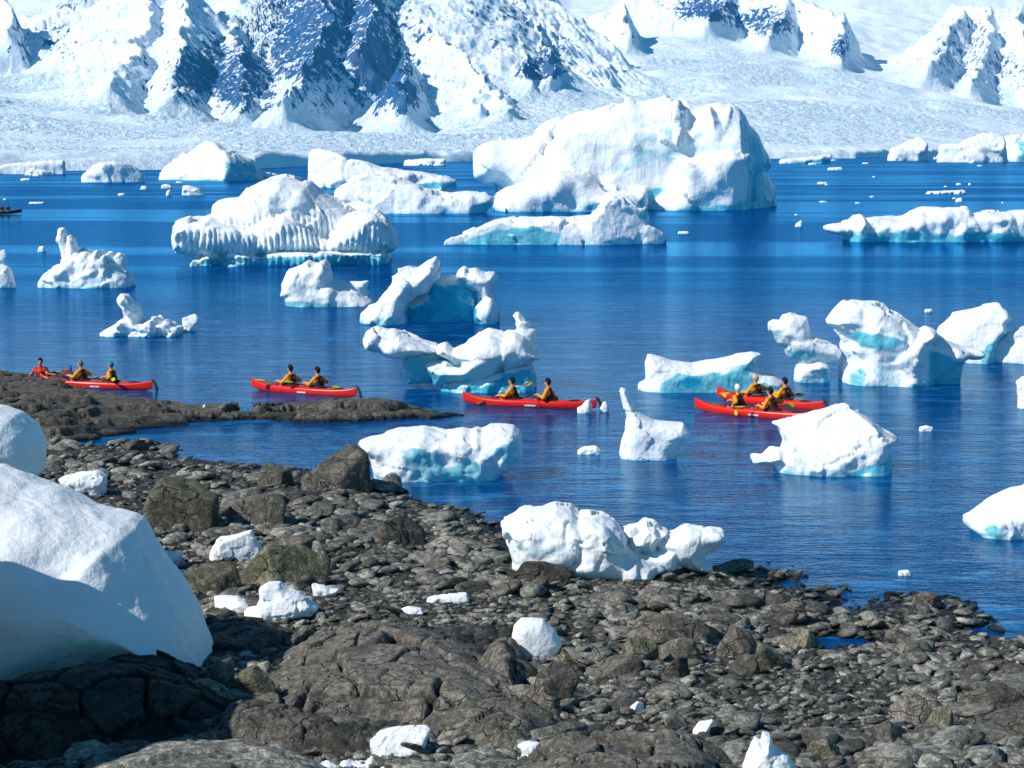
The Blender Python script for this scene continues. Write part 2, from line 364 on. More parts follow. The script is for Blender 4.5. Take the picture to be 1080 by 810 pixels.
    me = npmesh('mountain_terrain', np.stack([x, y, z], 1), gridfaces(nr, nc), mat_mountain(), True, {'rock': rock, 'crev': cm})
    link('mountain_terrain', me, kind='structure')
build_mountains()

# ================================================================== sea
def build_sea():
    ys = np.array([-200, 20, 60, 120, 300, 800, 2000, 6000, 30000.]); xs = np.array([-20000, -3000, -500, 0, 500, 3000, 20000.])
    X, Y = np.meshgrid(xs, ys)
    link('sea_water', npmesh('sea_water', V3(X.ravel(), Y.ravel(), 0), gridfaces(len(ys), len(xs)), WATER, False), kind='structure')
build_sea()

# ================================================================== beach
SHORE = [(-400, 474), (40, 479), (60, 473), (100, 472), (130, 467), (158, 468), (168, 478), (190, 485), (240, 489), (280, 495), (340, 500), (393, 508), (400, 516), (418, 517),
         (412, 525), (441, 530), (470, 534), (488, 539), (503, 547), (529, 552), (545, 575), (600, 600), (706, 605), (739, 603), (778, 608), (800, 601), (816, 603), (841, 608), (818, 614), (817, 620),
         (835, 622), (884, 623), (880, 635), (864, 643), (890, 648), (909, 643), (941, 631), (968, 627), (1006, 632), (1017, 644), (1039, 655), (1020, 668), (1044, 673), (1093, 675), (1300, 690), (1700, 700), (2600, 720), (2600, 1400), (540, 1600), (-700, 1400)]
SHW = np.array([sea(a, b) for a, b in SHORE]); SHW[-3:, 1] = [20, 8, 20]; SHW[-3:, 0] = [60, 0, -60]
POOL = np.array([sea(a, b) for a, b in [(850, 670), (880, 672), (917, 677), (905, 680), (868, 683)]])
def ground(x, y):
    x = np.asarray(x, float); y = np.asarray(y, float); sh = x.shape; x = x.ravel(); y = y.ravel()
    jx = x + perlin(V3(x / .9, y / .9), 5) * .35; jy = y + perlin(V3(x / .9, y / .9), 15) * .5
    d = polydist(jx, jy, SHW)
    z = np.where(d < 0, d * .16, .16 * (1 - np.exp(-d / 1.2)) + .036 * d)
    z = z + fbm(V3(x / 5, y / 7), 3, 9) * .10 * sstep(0, 4, d)
    dp = polydist(x, y, POOL); z = np.where(dp > -3.2, np.minimum(z, -.06 + np.clip(-dp, 0, 9) * .17 - np.clip(dp * 2, 0, .25)), z)
    return z.reshape(sh)
def hitg(px, py, fn=None):                          # where a sight line meets the beach
    fn = fn or ground
    a, b, c = [np.atleast_1d(q).astype(float) for q in ray(px, py)]
    t = (0.5 - CAMH) / c
    for _ in range(25):
        z = fn(a * t, b * t); t = t + .7 * ((z - CAMH) / c - t)
    return a * t, b * t, fn(a * t, b * t)
def hit1(px, py): x, y, z = hitg(px, py); return float(x[0]), float(y[0]), float(z[0])

def pebbles(x, y, s=0):                             # gravel relief, metres
    f1, f2, c = worley(V3(x / .17, y / .22), 3 + s, 2); f1b, f2b, cb = worley(V3(x / .42, y / .55), 13 + s, 2)
    h = np.clip(f2 - f1, 0, .5) ** .6 * .07 + ((c % 17) / 17 - .5) * .05
    hb = np.clip(f2b - f1b, 0, .6) ** .6 * .13 + ((cb % 13) / 13 - .5) * .08
    mask = sstep(-.25, .35, fbm(V3(x / 4, y / 6), 3, 77))
    return h + hb * mask, ((c % 29) / 14.5 - 1) * .5 + ((cb % 31) / 15.5 - 1) * .45 * mask
def build_beach():
    pxs = np.concatenate([np.arange(-700, -200, 10.0), np.arange(-200, 1320, 2.0), np.arange(1320, 2300, 10.0)]); pys = np.concatenate([np.arange(462, 620, 1.0), np.arange(620, 900, 1.5), np.arange(900, 1500, 12)])
    PX, PY = np.meshgrid(pxs, pys); x, y = sea(PX, PY, 0.35); y = np.maximum(y, 14 + (1500 - PY) * .01)
    z = ground(x, y); x = x.ravel(); y = y.ravel(); z = z.ravel()
    h, tone = pebbles(x, y); z = z + h
    tone = tone - .75  # ground toned down so gaps between stones look deeply shaded
    link('pebble_beach_ground', npmesh('pebble_beach_ground', np.stack([x, y, z], 1), gridfaces(len(pys), len(pxs))[:, ::-1], STONE, True, {'tone': tone}), kind='structure')
build_beach()

# ---- stones
def stone_shape(seed, sub=3, cuts=16, flat=.55, el=1.3, rough=.05, soft=.0, dmin=.62):
    rs = np.random.RandomState(seed)
    import bmesh
    bm = bmesh.new(); bmesh.ops.create_icosphere(bm, subdivisions=sub, radius=1)
    v = np.array([q.co[:] for q in bm.verts]); f = np.array([[q.index for q in t.verts] for t in bm.faces]); bm.free()
    r = np.full(len(v), 1.25)
    for k in range(cuts):
        n = rs.normal(size=3); n /= np.linalg.norm(n); d = rs.uniform(dmin, 1.0)
        c = v @ n; q = np.where(c > .05, d / np.maximum(c, .05), 9); r = np.minimum(r, q) if not soft else -np.log(np.exp(-r / soft) + np.exp(-q / soft)) * soft
    v = v * r[:, None]; v = v * np.array([el, 1.0, flat])
    v = v + (v / np.linalg.norm(v, axis=1)[:, None]) * (fbm(v * 2.2 + seed, 4, seed % 50) * rough)[:, None]
    v[:, 2] = np.where(v[:, 2] < -flat * .6, -flat * .6, v[:, 2])
    return v, f
AVOID = []   # (px0,py0,px1,py1) rectangles kept free of loose stones
def scatter_stones():
    rs = np.random.RandomState(11)
    var2 = [stone_shape(i, 2, 8, rs.uniform(.3, .6), rs.uniform(1.1, 1.8), .03, .02) for i in range(14)]
    var3 = [stone_shape(100 + i, 3, 9, rs.uniform(.32, .65), rs.uniform(1.05, 1.7), .03, .02) for i in range(12)]
    n = 42000
    px = rs.uniform(-60, 1140, n); py = 466 + (840 - 466) * rs.rand(n) ** .9
    x, y, z = hitg(px, py)
    d = polydist(x, y, SHW); mask = fbm(V3(x / 4, y / 6), 3, 77); m2 = fbm(V3(x / 2.2, y / 3), 3, 177)
    r = np.exp(rs.normal(size=n) * .45) * .060 * (1 + .9 * sstep(-.2, .5, mask) + .8 * sstep(.1, .6, m2)) * np.clip(y / 44, .85, 1.4)
    keep = (d > -.5 * rs.rand(n)) & (rs.rand(n) < .75 - .35 * sstep(.3, -.3, mask)) & (polydist(x, y, POOL) < -.12)
    for a, b, c_, e in AVOID: keep &= ~((px > a) & (px < c_) & (py > b) & (py < e))
    x, y, z, r, px, py = [q[keep] for q in (x, y, z, r, px, py)]
    r = np.clip(r, .03, .34)
    order = np.argsort(-(r / y)); vis = (px[order] > 5) & (px[order] < 1075) & (py[order] < 800)
    big = order[vis][:270]; rest = np.setdiff1d(np.arange(len(x)), big)
    V, F, T, off = [], [], [], 0
    for i in rest:
        v, f = var2[rs.randint(len(var2))]
        a = rs.uniform(0, 6.28); ca, sa = math.cos(a), math.sin(a); tl = rs.normal() * .25
        q = v * r[i] * np.array([1, 1, 1]); q = q + 0
        q = np.stack([q[:, 0], q[:, 1], q[:, 2] + q[:, 0] * tl], 1)
        q = np.stack([q[:, 0] * ca - q[:, 1] * sa + x[i], q[:, 0] * sa + q[:, 1] * ca + y[i], q[:, 2] + z[i] + r[i] * .46], 1)
        V.append(q); F.append(f + off); T.append(np.full(len(v), rs.uniform(-.7, 1))); off += len(v)
    me = npmesh('beach_pebbles', np.concatenate(V), np.concatenate(F), STONE, True, {'tone': np.concatenate(T)})
    link('beach_pebbles', me, kind='stuff', label='loose grey pebbles and cobbles covering the whole beach', cat='pebbles')
    meshes = []
    for v, f in var3:
        for q in range(2): meshes.append(npmesh('beach_stone', v, f, [STONE, ROCK][q], True, {'tone': np.full(len(v), rs.uniform(-.6, .8))}))
    for i in big:
        o = link('beach_stone', meshes[rs.randint(len(meshes))], None, (x[i], y[i], z[i] + r[i] * .42), 'loose grey rounded stone lying among the pebbles of the beach', 'stone', 'loose stones on the beach')
        o.scale = (r[i],) * 3; o.rotation_euler = (rs.normal() * .2, rs.normal() * .2, rs.uniform(0, 6.28))

# ---- boulders
def boulder(name, label, px0, px1, pt, pb, seed, depth=.8, mat=None, cuts=14, sub=5, rotz=0., tone=0., el=1.0, soft=.02, tilt=(0, 0), cat='boulder', group=None):
    x0, y0, z0 = hit1((px0 + px1) / 2, pb); s = FPX / y0
    wd = (px1 - px0) / s; ht = (pb - pt) / s
    yc = y0 + wd * depth * .42
    v, f = stone_shape(seed, sub, cuts + 3, .85, el, .03, soft * .4 + .004, .5)
    tone += .15; rotz = rotz + (seed * 1.7) % .8 - .4
    R = Matrix.Rotation(rotz, 3, 'Z') @ Matrix.Rotation(tilt[0], 3, 'X') @ Matrix.Rotation(tilt[1], 3, 'Y'); v = v @ np.array(R).T
    mn, mx = v.min(0), v.max(0); v = (v - (mn + mx) / 2) / ((mx - mn) / 2)
    z_c = float(ground(np.array([x0]), np.array([yc]))[0])
    # world height so the top shows at pt when at yc
    ztop = CAMH - (pt - HOR) / FPX * (yc + wd * depth * .1)
    h = max(.15, ztop - z_c)
    v = v * np.array([wd / 2, wd * depth / 2, h * .75]) ; v[:, 2] += h - h * .75
    sc = wd * .12; nn = v / (np.linalg.norm(v, axis=1)[:, None] + 1e-6)
    v = v + nn * (fbm(v / (wd * .3) + seed, 5, seed % 40, .55) * wd * .018)[:, None]
    f1, f2, cid = worley(v / (wd * .55) + seed, seed % 30, 3)
    v = v - nn * (np.exp(-((f2 - f1) / .022) ** 2) * wd * .012)[:, None]
    xc = x0 * yc / y0
    return link(name, npmesh(name, v, f, mat or ROCK, True, {'tone': np.full(len(v), tone) - .5 * np.exp(-((f2 - f1) / .04) ** 2)}), None, (xc, yc, z_c), label, cat, group)

# ---- fractured outcrops
def outcrop(name, label, poly, height, seed, crack=1.3, res=2.0, edge=1.0, mat=None, strata=0.0, fn=None, zpl=None, aniso=(1, 1), hfun=None, cat='rock outcrop', tone=0., sink=.35, rot=0.):
    mat = mat or ROCK
    P = np.array([[q[0] for q in hitg(a, b)][:2] if zpl is None else sea(a, b, zpl) for a, b in poly], float)
    s = FPX / P[:, 1].mean(); st = res / s
    xs = np.arange(P[:, 0].min() - .5, P[:, 0].max() + .5, st); ys = np.arange(P[:, 1].min() - .5, P[:, 1].max() + .5, st * 2.0)
    X, Y = np.meshgrid(xs, ys); x = X.ravel(); y = Y.ravel()
    jx = x + fbm(V3(x / 1.2, y / 1.2), 3, seed) * .3; jy = y + fbm(V3(x / 1.2, y / 1.2), 3, seed + 5) * .3
    d = polydist(jx, jy, P)
    H = height if hfun is None else hfun(x, y)
    prof = np.where(d > 0, 1 - np.exp(-(d / edge) ** 1.25 * 1.3), d * 1.5)
    q = V3(x / (crack * aniso[0]) + .35 * perlin(V3(x / 1.5, y / 1.5), 3), y / (crack * aniso[1]) + .35 * perlin(V3(x / 1.5, y / 1.5), 8))
    if rot: q = np.stack([q[:, 0] * math.cos(rot) - q[:, 1] * math.sin(rot), q[:, 0] * math.sin(rot) + q[:, 1] * math.cos(rot), q[:, 2]], 1)
    f1, f2, c = worley(q, seed, 2); g1, g2, c2 = worley(q * 2.7, seed + 3, 2)
    gap = np.exp(-((f2 - f1) / .038) ** 2); gap2 = np.exp(-((g2 - g1) / .045) ** 2) * ((c % 3) > 0)
    blk = ((c % 23) / 23 - .5); blk2 = ((c2 % 19) / 19 - .5)
    tx, ty = ((c % 7) / 7 - .5), ((c % 11) / 11 - .5); lx = q[:, 0] - np.floor(q[:, 0]); ly = q[:, 1] - np.floor(q[:, 1])
    rel = blk * .17 + blk2 * .05 + (tx * (lx - .5) + ty * (ly - .5)) * .06
    z = prof * H + sstep(0, .5, d) * (rel * crack * .8 - gap * .30 * crack * .5 - gap2 * .09 * crack * .6 + fbm(V3(x, y), 4, seed) * .035 + fbm(V3(x / 3, y / 3), 3, seed + 1) * .12 * min(1, height))
    if strata:
        zz = z + x * .05; k = np.floor(zz / strata); fr = zz / strata - k; z = z + (k * strata + strata * sstep(.55, 1.0, fr) - zz) * .85 + fbm(V3(x * 2, y * 2), 3, seed + 9) * .03
    gz = ground(x, y) if fn is None else fn(x, y)
    z = np.where(d > -.9, gz + z - .02, gz - sink - .8)
    z = np.maximum(z, gz - sink - .8)
    o0 = np.array([P[:, 0].mean(), P[:, 1].mean(), float(gz.mean())])
    v = np.stack([x, y, z], 1) - o0
    fc = gridfaces(len(ys), len(xs)); dd = d[fc].max(1); fc = fc[dd > -.7]
    used = np.unique(fc); mp = np.zeros(len(v), np.int64); mp[used] = np.arange(len(used)); 
    tn = tone + blk * .5 + blk2 * .3 - gap * 1.2 - gap2 * .8
    return link(name, npmesh(name, v[used], mp[fc], mat, True, {'tone': tn[used]}), None, tuple(o0), label, cat)
# ================================================================== icebergs
Z = {'s': (0, 0, 1), 1: (0, 140, 3.523), 2: (280, 140, 3.523), 3: (480, 80, 2.842), 4: (780, 130, 3.523), 5: (660, 290, 2.5714), 6: (460, 340, 4.5),
     7: (360, 420, 4.909), 8: (500, 480, 3.6), 9: (370, 260, 4.909), 10: (150, 420, 3.6), 11: (280, 590, 3.6), 12: (0, 590, 3.6), 13: (540, 620, 4.0), 14: (0, 420, 3.6)}
def tz(z, pts):
    ox, oy, s = Z[z]; return [(ox + a / s, oy + b / s) for a, b in pts]
def ice(name, label, z, pieces, base, blue=(), cat='iceberg', group=None, shore=False, yfront=None, vox=2.0, macro=.05, facet=3, detail=1.0, seed=1, hb=None, flute=None, base_blue=1.0, cuts=.85, zb=None, gen=0.0, drop=None, sub=0, topcut=None, ee=2.6, fw=1.0):
    """pieces: (points, half thickness fraction or None, edge radius fraction, y offset fraction, [yprof])"""
    rs = np.random.RandomState(seed)
    pcs = [(np.array(tz(z, p[0])), *p[1:]) for p in pieces]
    allp = np.concatenate([p[0] for p in pcs]); cx = (allp[:, 0].min() + allp[:, 0].max()) / 2
    bpy_ = Z[z][1] + base / Z[z][2]
    if shore:
        x0, Yf, zb0 = hit1(cx, bpy_); zb0 = zb0 + .02
    else: Yf = float(sea(cx, bpy_)[1]); zb0 = 0.0
    if yfront: Yf = yfront
    if zb is not None: zb0 = zb
    s = FPX / Yf; W = np.ptp(allp[:, 0]) / s; Hh = (bpy_ - allp[:, 1].min()) / s; size = math.sqrt(W * Hh)
    T0 = min(.36 * W, .8 * max(Hh, .2 * W)); bt = min(3.2, .22 * (bpy_ - allp[:, 1].min())); Y0 = Yf + T0 * .8
    s = FPX / Y0; xc, _ = onplane_y(cx, bpy_, Y0); xc = float(xc)
    vx = vox / s; drop = drop if drop is not None else max(.25 * Hh, 3 * vx)
    if shore: drop = .12 * Hh
    L = []
    for p in pcs:
        pts, tf, rf, yo = p[0], p[1], p[2], p[3]; prof = p[4] if len(p) > 4 else None
        yo = yo * T0; X, Zz = onplane_y(pts[:, 0], pts[:, 1], Y0 + yo); X = X - xc; Zz = Zz - zb0
        m = pts[:, 1] > bpy_ - bt; Zz = np.where(m, -drop * 2.5, Zz)
        w_, h_ = np.ptp(X), np.ptp(np.where(m, 0, Zz)); T = (tf or 1.0) * min(T0, .45 * w_ + .2 * h_ + .1 * W); R = (rf or .45) * min(w_, h_) 
        yp = None
        if prof: yp = (np.array([(onplane_y(Z[z][0] + a / Z[z][2], 300, Y0 + yo)[0] - xc) for a, _ in prof]), np.array([b for _, b in prof]) * T0)
        L.append((np.stack([X, Zz], 1), T, R, yo, yp))
    mx = max(abs(q[0][:, 0]).max() for q in L) + 4 * vx
    top = max(q[0][:, 1].max() for q in L) + 4 * vx; ymin = min(q[3] - q[1] for q in L) - .15 * size - 3 * vx; ymax = max(q[3] + q[1] + (q[4][1].max() if q[4] else 0) for q in L) + .15 * size + 3 * vx
    gx = np.arange(-mx, mx + vx, vx); gz = np.arange(-drop - 2 * vx, top + vx, vx); gy = np.arange(ymin, ymax, vx * 1.3)
    GX, GZ = np.meshgrid(gx, gz, indexing='ij'); phi = np.full((len(gx), len(gy), len(gz)), -1e3)
    for pts, T, R, yo, yp in L:
        d = polydist(GX, GZ, pts)
        yc = yo + (np.interp(GX, yp[0], yp[1]) if yp else 0)
        a = np.maximum(R - d, 0)[:, None, :]; b = (gy[None, :, None] - (yc if np.ndim(yc) else 0 * GX + yc)[:, None, :]) / T * R
        e = ee                                     # superellipse: flatter faces than a plain bulge
        ph = R - (a ** e + np.abs(b) ** e) ** (1 / e)
        phi = np.where(phi < -100, ph, np.maximum(phi, ph))
    A, B, D = np.meshgrid(gx, gy, gz, indexing='ij'); pp = np.stack([A.ravel(), B.ravel(), D.ravel()], 1)
    amp = np.full(GX.shape, .15)
    for pts, T, R, yo, yp in L: amp = np.maximum(amp, np.clip(polydist(GX, GZ, pts) / (.5 * R), 0, 1))
    amp = np.repeat(amp[:, None, :], len(gy), 1).ravel()
    ph = phi.ravel(); near = np.abs(ph) < .3 * size
    if macro: ph[near] += amp[near] * 1.3 * fbm(pp[near] / (size * .34) + seed * 7.1, 3, seed % 60) * size * macro
    for k in range(facet):
        n_ = np.array([(rs.normal() * .6 - .2) * min(1, 1.3 * T0 / (.5 * W)), -1 if k % 3 < 2 else 1, abs(rs.normal()) * .6 + .1]); n_ /= np.linalg.norm(n_)
        c_ = np.array([rs.uniform(-.3, .3) * W, 0, Hh * .4]); ph = np.minimum(ph, (cuts + rs.uniform(-.1, .15)) * T0 * 1.0 - (pp - c_) @ n_ + 0)
    if topcut:
        b_ = topcut[0] + topcut[1] * (pp[:, 1] + T0 * .8) + .12 * fbm(pp / 1.6, 2, 5) - pp[:, 2]; kk = 3.0; h_ = np.clip(.5 + .5 * (b_ - ph) / kk, 0, 1); ph = b_ * (1 - h_) + ph * h_ - kk * h_ * (1 - h_)
    ph = np.minimum(ph, pp[:, 2] + drop)
    phi = ph.reshape(phi.shape); 
    for ax in range(3):
        sl0 = [slice(None)] * 3; sl0[ax] = 0; phi[tuple(sl0)] = -1; sl0[ax] = -1; phi[tuple(sl0)] = -1
    g = vdb.FloatGrid(1.0); g.copyFromArray((-phi).astype(np.float32)); pts, quads = g.convertToQuads(0.0)
    v = pts * np.array([vx, vx * 1.3, vx]) + np.array([gx[0], gy[0], gz[0]])
    me = npmesh(name, v, quads); n = normals(me)
    def disp(v, n):
        q = v / size + seed * 3.3
        h = fbm(q / .26, 4, seed % 50) * .010 + (ridged(q / .13, 4, seed % 50 + 5) - .6) * .006
        qq = q / .30 + .3 * V3(perlin(q * 5, 2), perlin(q * 5, 9), 0 * q[:, 0]); ct = qq * 1.0
        f1, f2, c = worley(qq, seed % 40, 3, ct); h = h + ((qq - ct) * _G[(c * 7 + 3) & 255]).sum(1) * .050 * fw
        h = h + (.5 - f1) * .004
        return h * size * detail * .75
    h = disp(v, n)
    v = v + n * h[:, None]
    if flute is not None:
        fx0, fx1, wl, amp = flute; fm = sstep(.62 * Hh, .42 * Hh, v[:, 2]) * sstep(fx0, fx0 + .05 * W, v[:, 0] + 0) * (1 - sstep(fx1 - .05 * W, fx1, v[:, 0])) * sstep(.3, -.3, n[:, 1]) * sstep(.85, .4, n[:, 2])
        ph_ = (v[:, 0] + .35 * v[:, 1]) / wl + .5 * perlin(v / np.array([wl * 4, wl * 4, wl * 12]), 4)
        v = v + n * ((np.abs(np.sin(ph_ * math.pi)) ** .6 - .8) * amp * fm * (.6 + .6 * np.abs(perlin(v / (wl * 2.2), 6))))[:, None]
    # gentle smoothing of stair steps
    setco(me, v); n = normals(me)
    hb = hb or .07 * Hh
    zz = v[:, 2]
    b = gen + np.zeros(len(v))
    if not shore: b = b + np.exp(-np.clip(zz, 0, None) / hb) * .75 * base_blue * (.6 + .8 * np.abs(perlin(v / (size * .2), 8)))
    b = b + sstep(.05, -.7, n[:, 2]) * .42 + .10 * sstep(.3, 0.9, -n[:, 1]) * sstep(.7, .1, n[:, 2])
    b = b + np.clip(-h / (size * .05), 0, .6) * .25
    for poly, val in blue:
        pq = np.array(tz(z, poly)); X, Zq = onplane_y(pq[:, 0], pq[:, 1], Y0); X = X - xc; Zq = Zq - zb0
        dd = polydist(v[:, 0] + perlin(v / (size * .12), 3) * size * .02, zz + perlin(v / (size * .12), 5) * size * .02, np.stack([X, Zq], 1))
        b = np.maximum(b, val * sstep(-2.0 / s, 3.0 / s, dd) * sstep(.75, .35, n[:, 2]) * sstep(.5, .1, n[:, 1])) if val > 0 else b * (1 - sstep(-2 / s, 3 / s, dd) * -val)
    setattr_(me, 'blue', b); setattr_(me, 'pxs', np.full(len(v), 1.0 / s))
    me.materials.append(ICE)
    return link(name, me, None, (xc, Y0, zb0), label, cat, group)

def build_ice():
    # ---- far line
    ice('iceberg', 'low white iceberg with grey shaded end, left of the far dome iceberg', 1, [([(308, 184), (306, 160), (330, 140), (350, 120), (385, 112), (430, 110), (470, 112), (500, 125), (530, 150), (542, 184)], 1, .5, 0)], 184, [([(450, 186), (460, 130), (490, 125), (542, 160), (545, 186)], .5)], seed=3)  # patch paints the shade of the right end
    ice('iceberg', 'smooth white dome iceberg with blue shaded right end before the far glacier', 1, [([(578, 176), (575, 150), (590, 110), (620, 75), (660, 45), (710, 30), (760, 27), (800, 40), (830, 62), (850, 70), (880, 76), (905, 90), (930, 105), (945, 130), (965, 148), (992, 152), (990, 170), (930, 177), (740, 178)], 1, .5, 0, [(500, 0), (845, 0), (990, 1.2)])], 178, [([(850, 180), (840, 70), (990, 140), (995, 180)], .9)], seed=4, macro=.02)  # shade on the right end is painted in as blue
    ice('iceberg', 'tiny white iceberg low on the water at the far left shore', 1, [([(90, 158), (95, 145), (110, 138), (125, 130), (140, 135), (165, 138), (190, 145), (192, 158)], 1, .4, 0)], 158, seed=5, vox=1.2)
    ice('iceberg', 'blocky white iceberg with a square head far behind the fluted one', 2, [([(150, 178), (160, 150), (155, 120), (155, 90), (170, 60), (200, 55), (235, 70), (270, 76), (295, 90), (315, 100), (340, 130), (350, 165), (345, 178)], 1, .35, 0)], 178, seed=6, macro=.09, yfront=525)
    ice('iceberg', 'long low white iceberg trailing to the right behind the ribbed tongue', 2, [([(300, 178), (295, 120), (310, 100), (345, 105), (380, 112), (430, 130), (500, 140), (560, 146), (610, 150), (640, 155), (680, 165), (705, 178), (722, 196), (690, 208), (620, 205), (560, 200), (400, 200)], 1, .4, 0)], 205, [([(560, 210), (575, 185), (720, 180), (720, 210)], 1.2)], seed=7, yfront=460)
    ice('iceberg', 'thin flat white floe close to the far shore', 2, [([(515, 121), (512, 100), (600, 96), (670, 97), (670, 118), (640, 123), (560, 123)], 1, .4, 0)], 122, seed=8, vox=1.2)
    ice('iceberg', 'long ribbed white iceberg tongue with grey dirt on its hump', 2, [([(245, 300), (262, 215), (300, 190), (340, 165), (400, 150), (470, 160), (540, 190), (600, 212), (640, 225), (700, 228), (760, 222), (810, 225), (850, 240), (848, 262), (820, 288), (760, 294), (700, 298), (500, 302), (440, 300)], 1, .5, 0)], 300, [([(760, 300), (770, 262), (850, 250), (850, 300)], .9)], seed=9, macro=.03, detail=1.3)
    # ---- fluted berg
    ice('iceberg', 'broad white iceberg with fluted columns round its base and a turquoise waterline', 's',
        [([(187, 266), (185, 253), (186, 238), (193, 232), (204, 228), (216, 228), (225, 226), (240, 232), (258, 240), (270, 236), (285, 228), (300, 240), (300, 268), (260, 270), (210, 271)], .75, .35, -.35),
         ([(225, 268), (227, 216), (233, 211), (253, 209), (264, 197), (284, 187), (301, 185), (317, 190), (328, 192), (341, 203), (354, 210), (366, 217), (376, 224), (380, 268)], 1, .5, .25),
         ([(345, 268), (348, 250), (355, 236), (368, 225), (388, 221), (399, 222), (408, 231), (416, 245), (419, 260), (411, 265), (400, 268)], .9, .5, -.3),
         ([(250, 268), (262, 238), (285, 226), (305, 222), (330, 235), (345, 250), (365, 262), (380, 268)], .8, .5, -.25),
         ([(210, 279), (212, 268), (240, 264), (340, 262), (409, 262), (410, 279)], 1.0, .3, -.1)],
        279, [([(205, 282), (205, 270), (410, 264), (414, 282)], 1.15)], seed=12, macro=.02, flute=(-40, 40, .52, .42), hb=.8, facet=0, detail=.7, vox=1.6)
    # ---- giant
    ice('iceberg', 'giant white iceberg with a sheer shaded right end, largest on the water', 3,
        [([(115, 402), (118, 370), (135, 340), (120, 325), (85, 325), (60, 310), (55, 300), (60, 240), (75, 205), (110, 195), (150, 200), (200, 190), (235, 180), (255, 150), (300, 130), (350, 118), (400, 110), (450, 95), (520, 75), (560, 80), (600, 75), (640, 65), (655, 76), (690, 70), (710, 82), (740, 92), (780, 85), (805, 93), (820, 90), (850, 110), (890, 145), (920, 175), (940, 210), (960, 235), (978, 270), (960, 290), (975, 320), (993, 345), (990, 402)], .62, .55, .35, [(0, .1), (640, .0), (700, -.1), (830, -.25), (990, 1.2)]),
         ([(115, 405), (125, 360), (160, 340), (240, 310), (350, 280), (400, 292), (430, 322), (520, 345), (570, 340), (600, 405)], .7, .55, -.35),
         ([(560, 405), (590, 370), (620, 345), (640, 300), (650, 245), (700, 230), (760, 225), (820, 215), (860, 230), (880, 248), (858, 265), (850, 300), (860, 345), (870, 405)], .6, .5, -.12),
         ([(655, 76), (660, 200), (700, 240), (700, 90)], .35, .5, -.15), ([(740, 92), (745, 200), (800, 230), (850, 200), (820, 90), (790, 130), (765, 90)], .5, .5, -.12)],
        405, [([(110, 330), (165, 345), (170, 362), (115, 360)], 1.3), ([(190, 408), (190, 392), (310, 388), (310, 408)], 1.3), ([(370, 385), (480, 345), (600, 335), (640, 340), (560, 390), (400, 405)], 1.1), ([(560, 408), (700, 388), (860, 372), (995, 380), (1000, 410)], 1.05),
              ([(520, 100), (640, 90), (670, 200), (520, 210)], .42), ([(430, 300), (560, 220), (860, 190), (880, 225), (650, 240), (480, 300)], .5), ([(862, 250), (1000, 250), (1000, 400), (870, 380)], 1.5), ([(835, 85), (900, 120), (1000, 250), (862, 250), (842, 150)], 1.4)],  # last two patches paint the shade of the right end
        seed=13, macro=.025, facet=0, detail=.75, hb=1.0, vox=2.0)
    ice('iceberg', 'low white iceberg with turquoise flank in front of the giant one', 3,
        [([(-68, 503), (-45, 492), (11, 478), (60, 458), (125, 436), (240, 445), (300, 506), (0, 508)], .5, .4, -.6), ([(-30, 506), (10, 484), (60, 464), (110, 437), (150, 432), (190, 420), (240, 425), (290, 422), (340, 420), (400, 410), (425, 395), (440, 370), (470, 357), (500, 365), (515, 385), (540, 395), (570, 395), (578, 420), (572, 445), (600, 455), (625, 470), (637, 490), (560, 497), (480, 500), (330, 504), (200, 507)], 1, .5, 0)],
        506, [([(-30, 510), (20, 490), (120, 455), (240, 445), (320, 470), (310, 500), (200, 510)], 1.0), ([(540, 430), (550, 395), (580, 400), (575, 440)], 1.0)], seed=14, macro=.05)
    ice('iceberg', 'long flat white floe with turquoise underside at the right edge', 4,
        [([(395, 440), (393, 408), (350, 405), (312, 392), (330, 380), (380, 375), (420, 360), (430, 342), (445, 338), (455, 355), (490, 350), (540, 352), (610, 352), (640, 330), (680, 320), (740, 316), (830, 315), (845, 335), (900, 332), (980, 335), (1057, 328), (1100, 330), (1230, 345), (1260, 440)], 1, .35, 0)],
        440, [([(380, 442), (390, 402), (520, 400), (700, 398), (900, 402), (1280, 400), (1280, 445)], 1.1)], seed=15, macro=.02, facet=0, hb=.4)
    ice('iceberg', 'white iceberg with a turquoise foot and dark end at the far right', 4,
        [([(725, 143), (722, 122), (760, 110), (800, 112), (860, 115), (880, 95), (920, 75), (980, 55), (1010, 47), (1057, 38), (1130, 30), (1200, 60), (1210, 143)], 1, .4, 0)], 143, [([(725, 145), (725, 120), (920, 85), (920, 110), (800, 125), (1020, 135), (1020, 145)], .8), ([(1010, 145), (1015, 50), (1120, 35), (1120, 145)], 1.0)], seed=16)
    ice('iceberg', 'small pointed iceberg with a shaded side at the far right shore', 4, [([(540, 110), (560, 95), (600, 80), (650, 50), (680, 52), (700, 75), (716, 110)], 1, .4, 0, [(500, 0), (650, 0), (716, .8)])], 110, seed=17, yfront=1560, group=None)
    ice('iceberg', 'flat low floe with a dark shadow line right of the giant iceberg', 4, [([(140, 149), (150, 135), (210, 130), (290, 122), (345, 112), (343, 135), (320, 148), (240, 150)], 1, .4, 0, [(140, 0), (280, 0), (345, .6)])], 150, [([(140, 152), (230, 141), (330, 130), (345, 152)], 1.6)], seed=18)  # shadow line painted as a deep blue patch
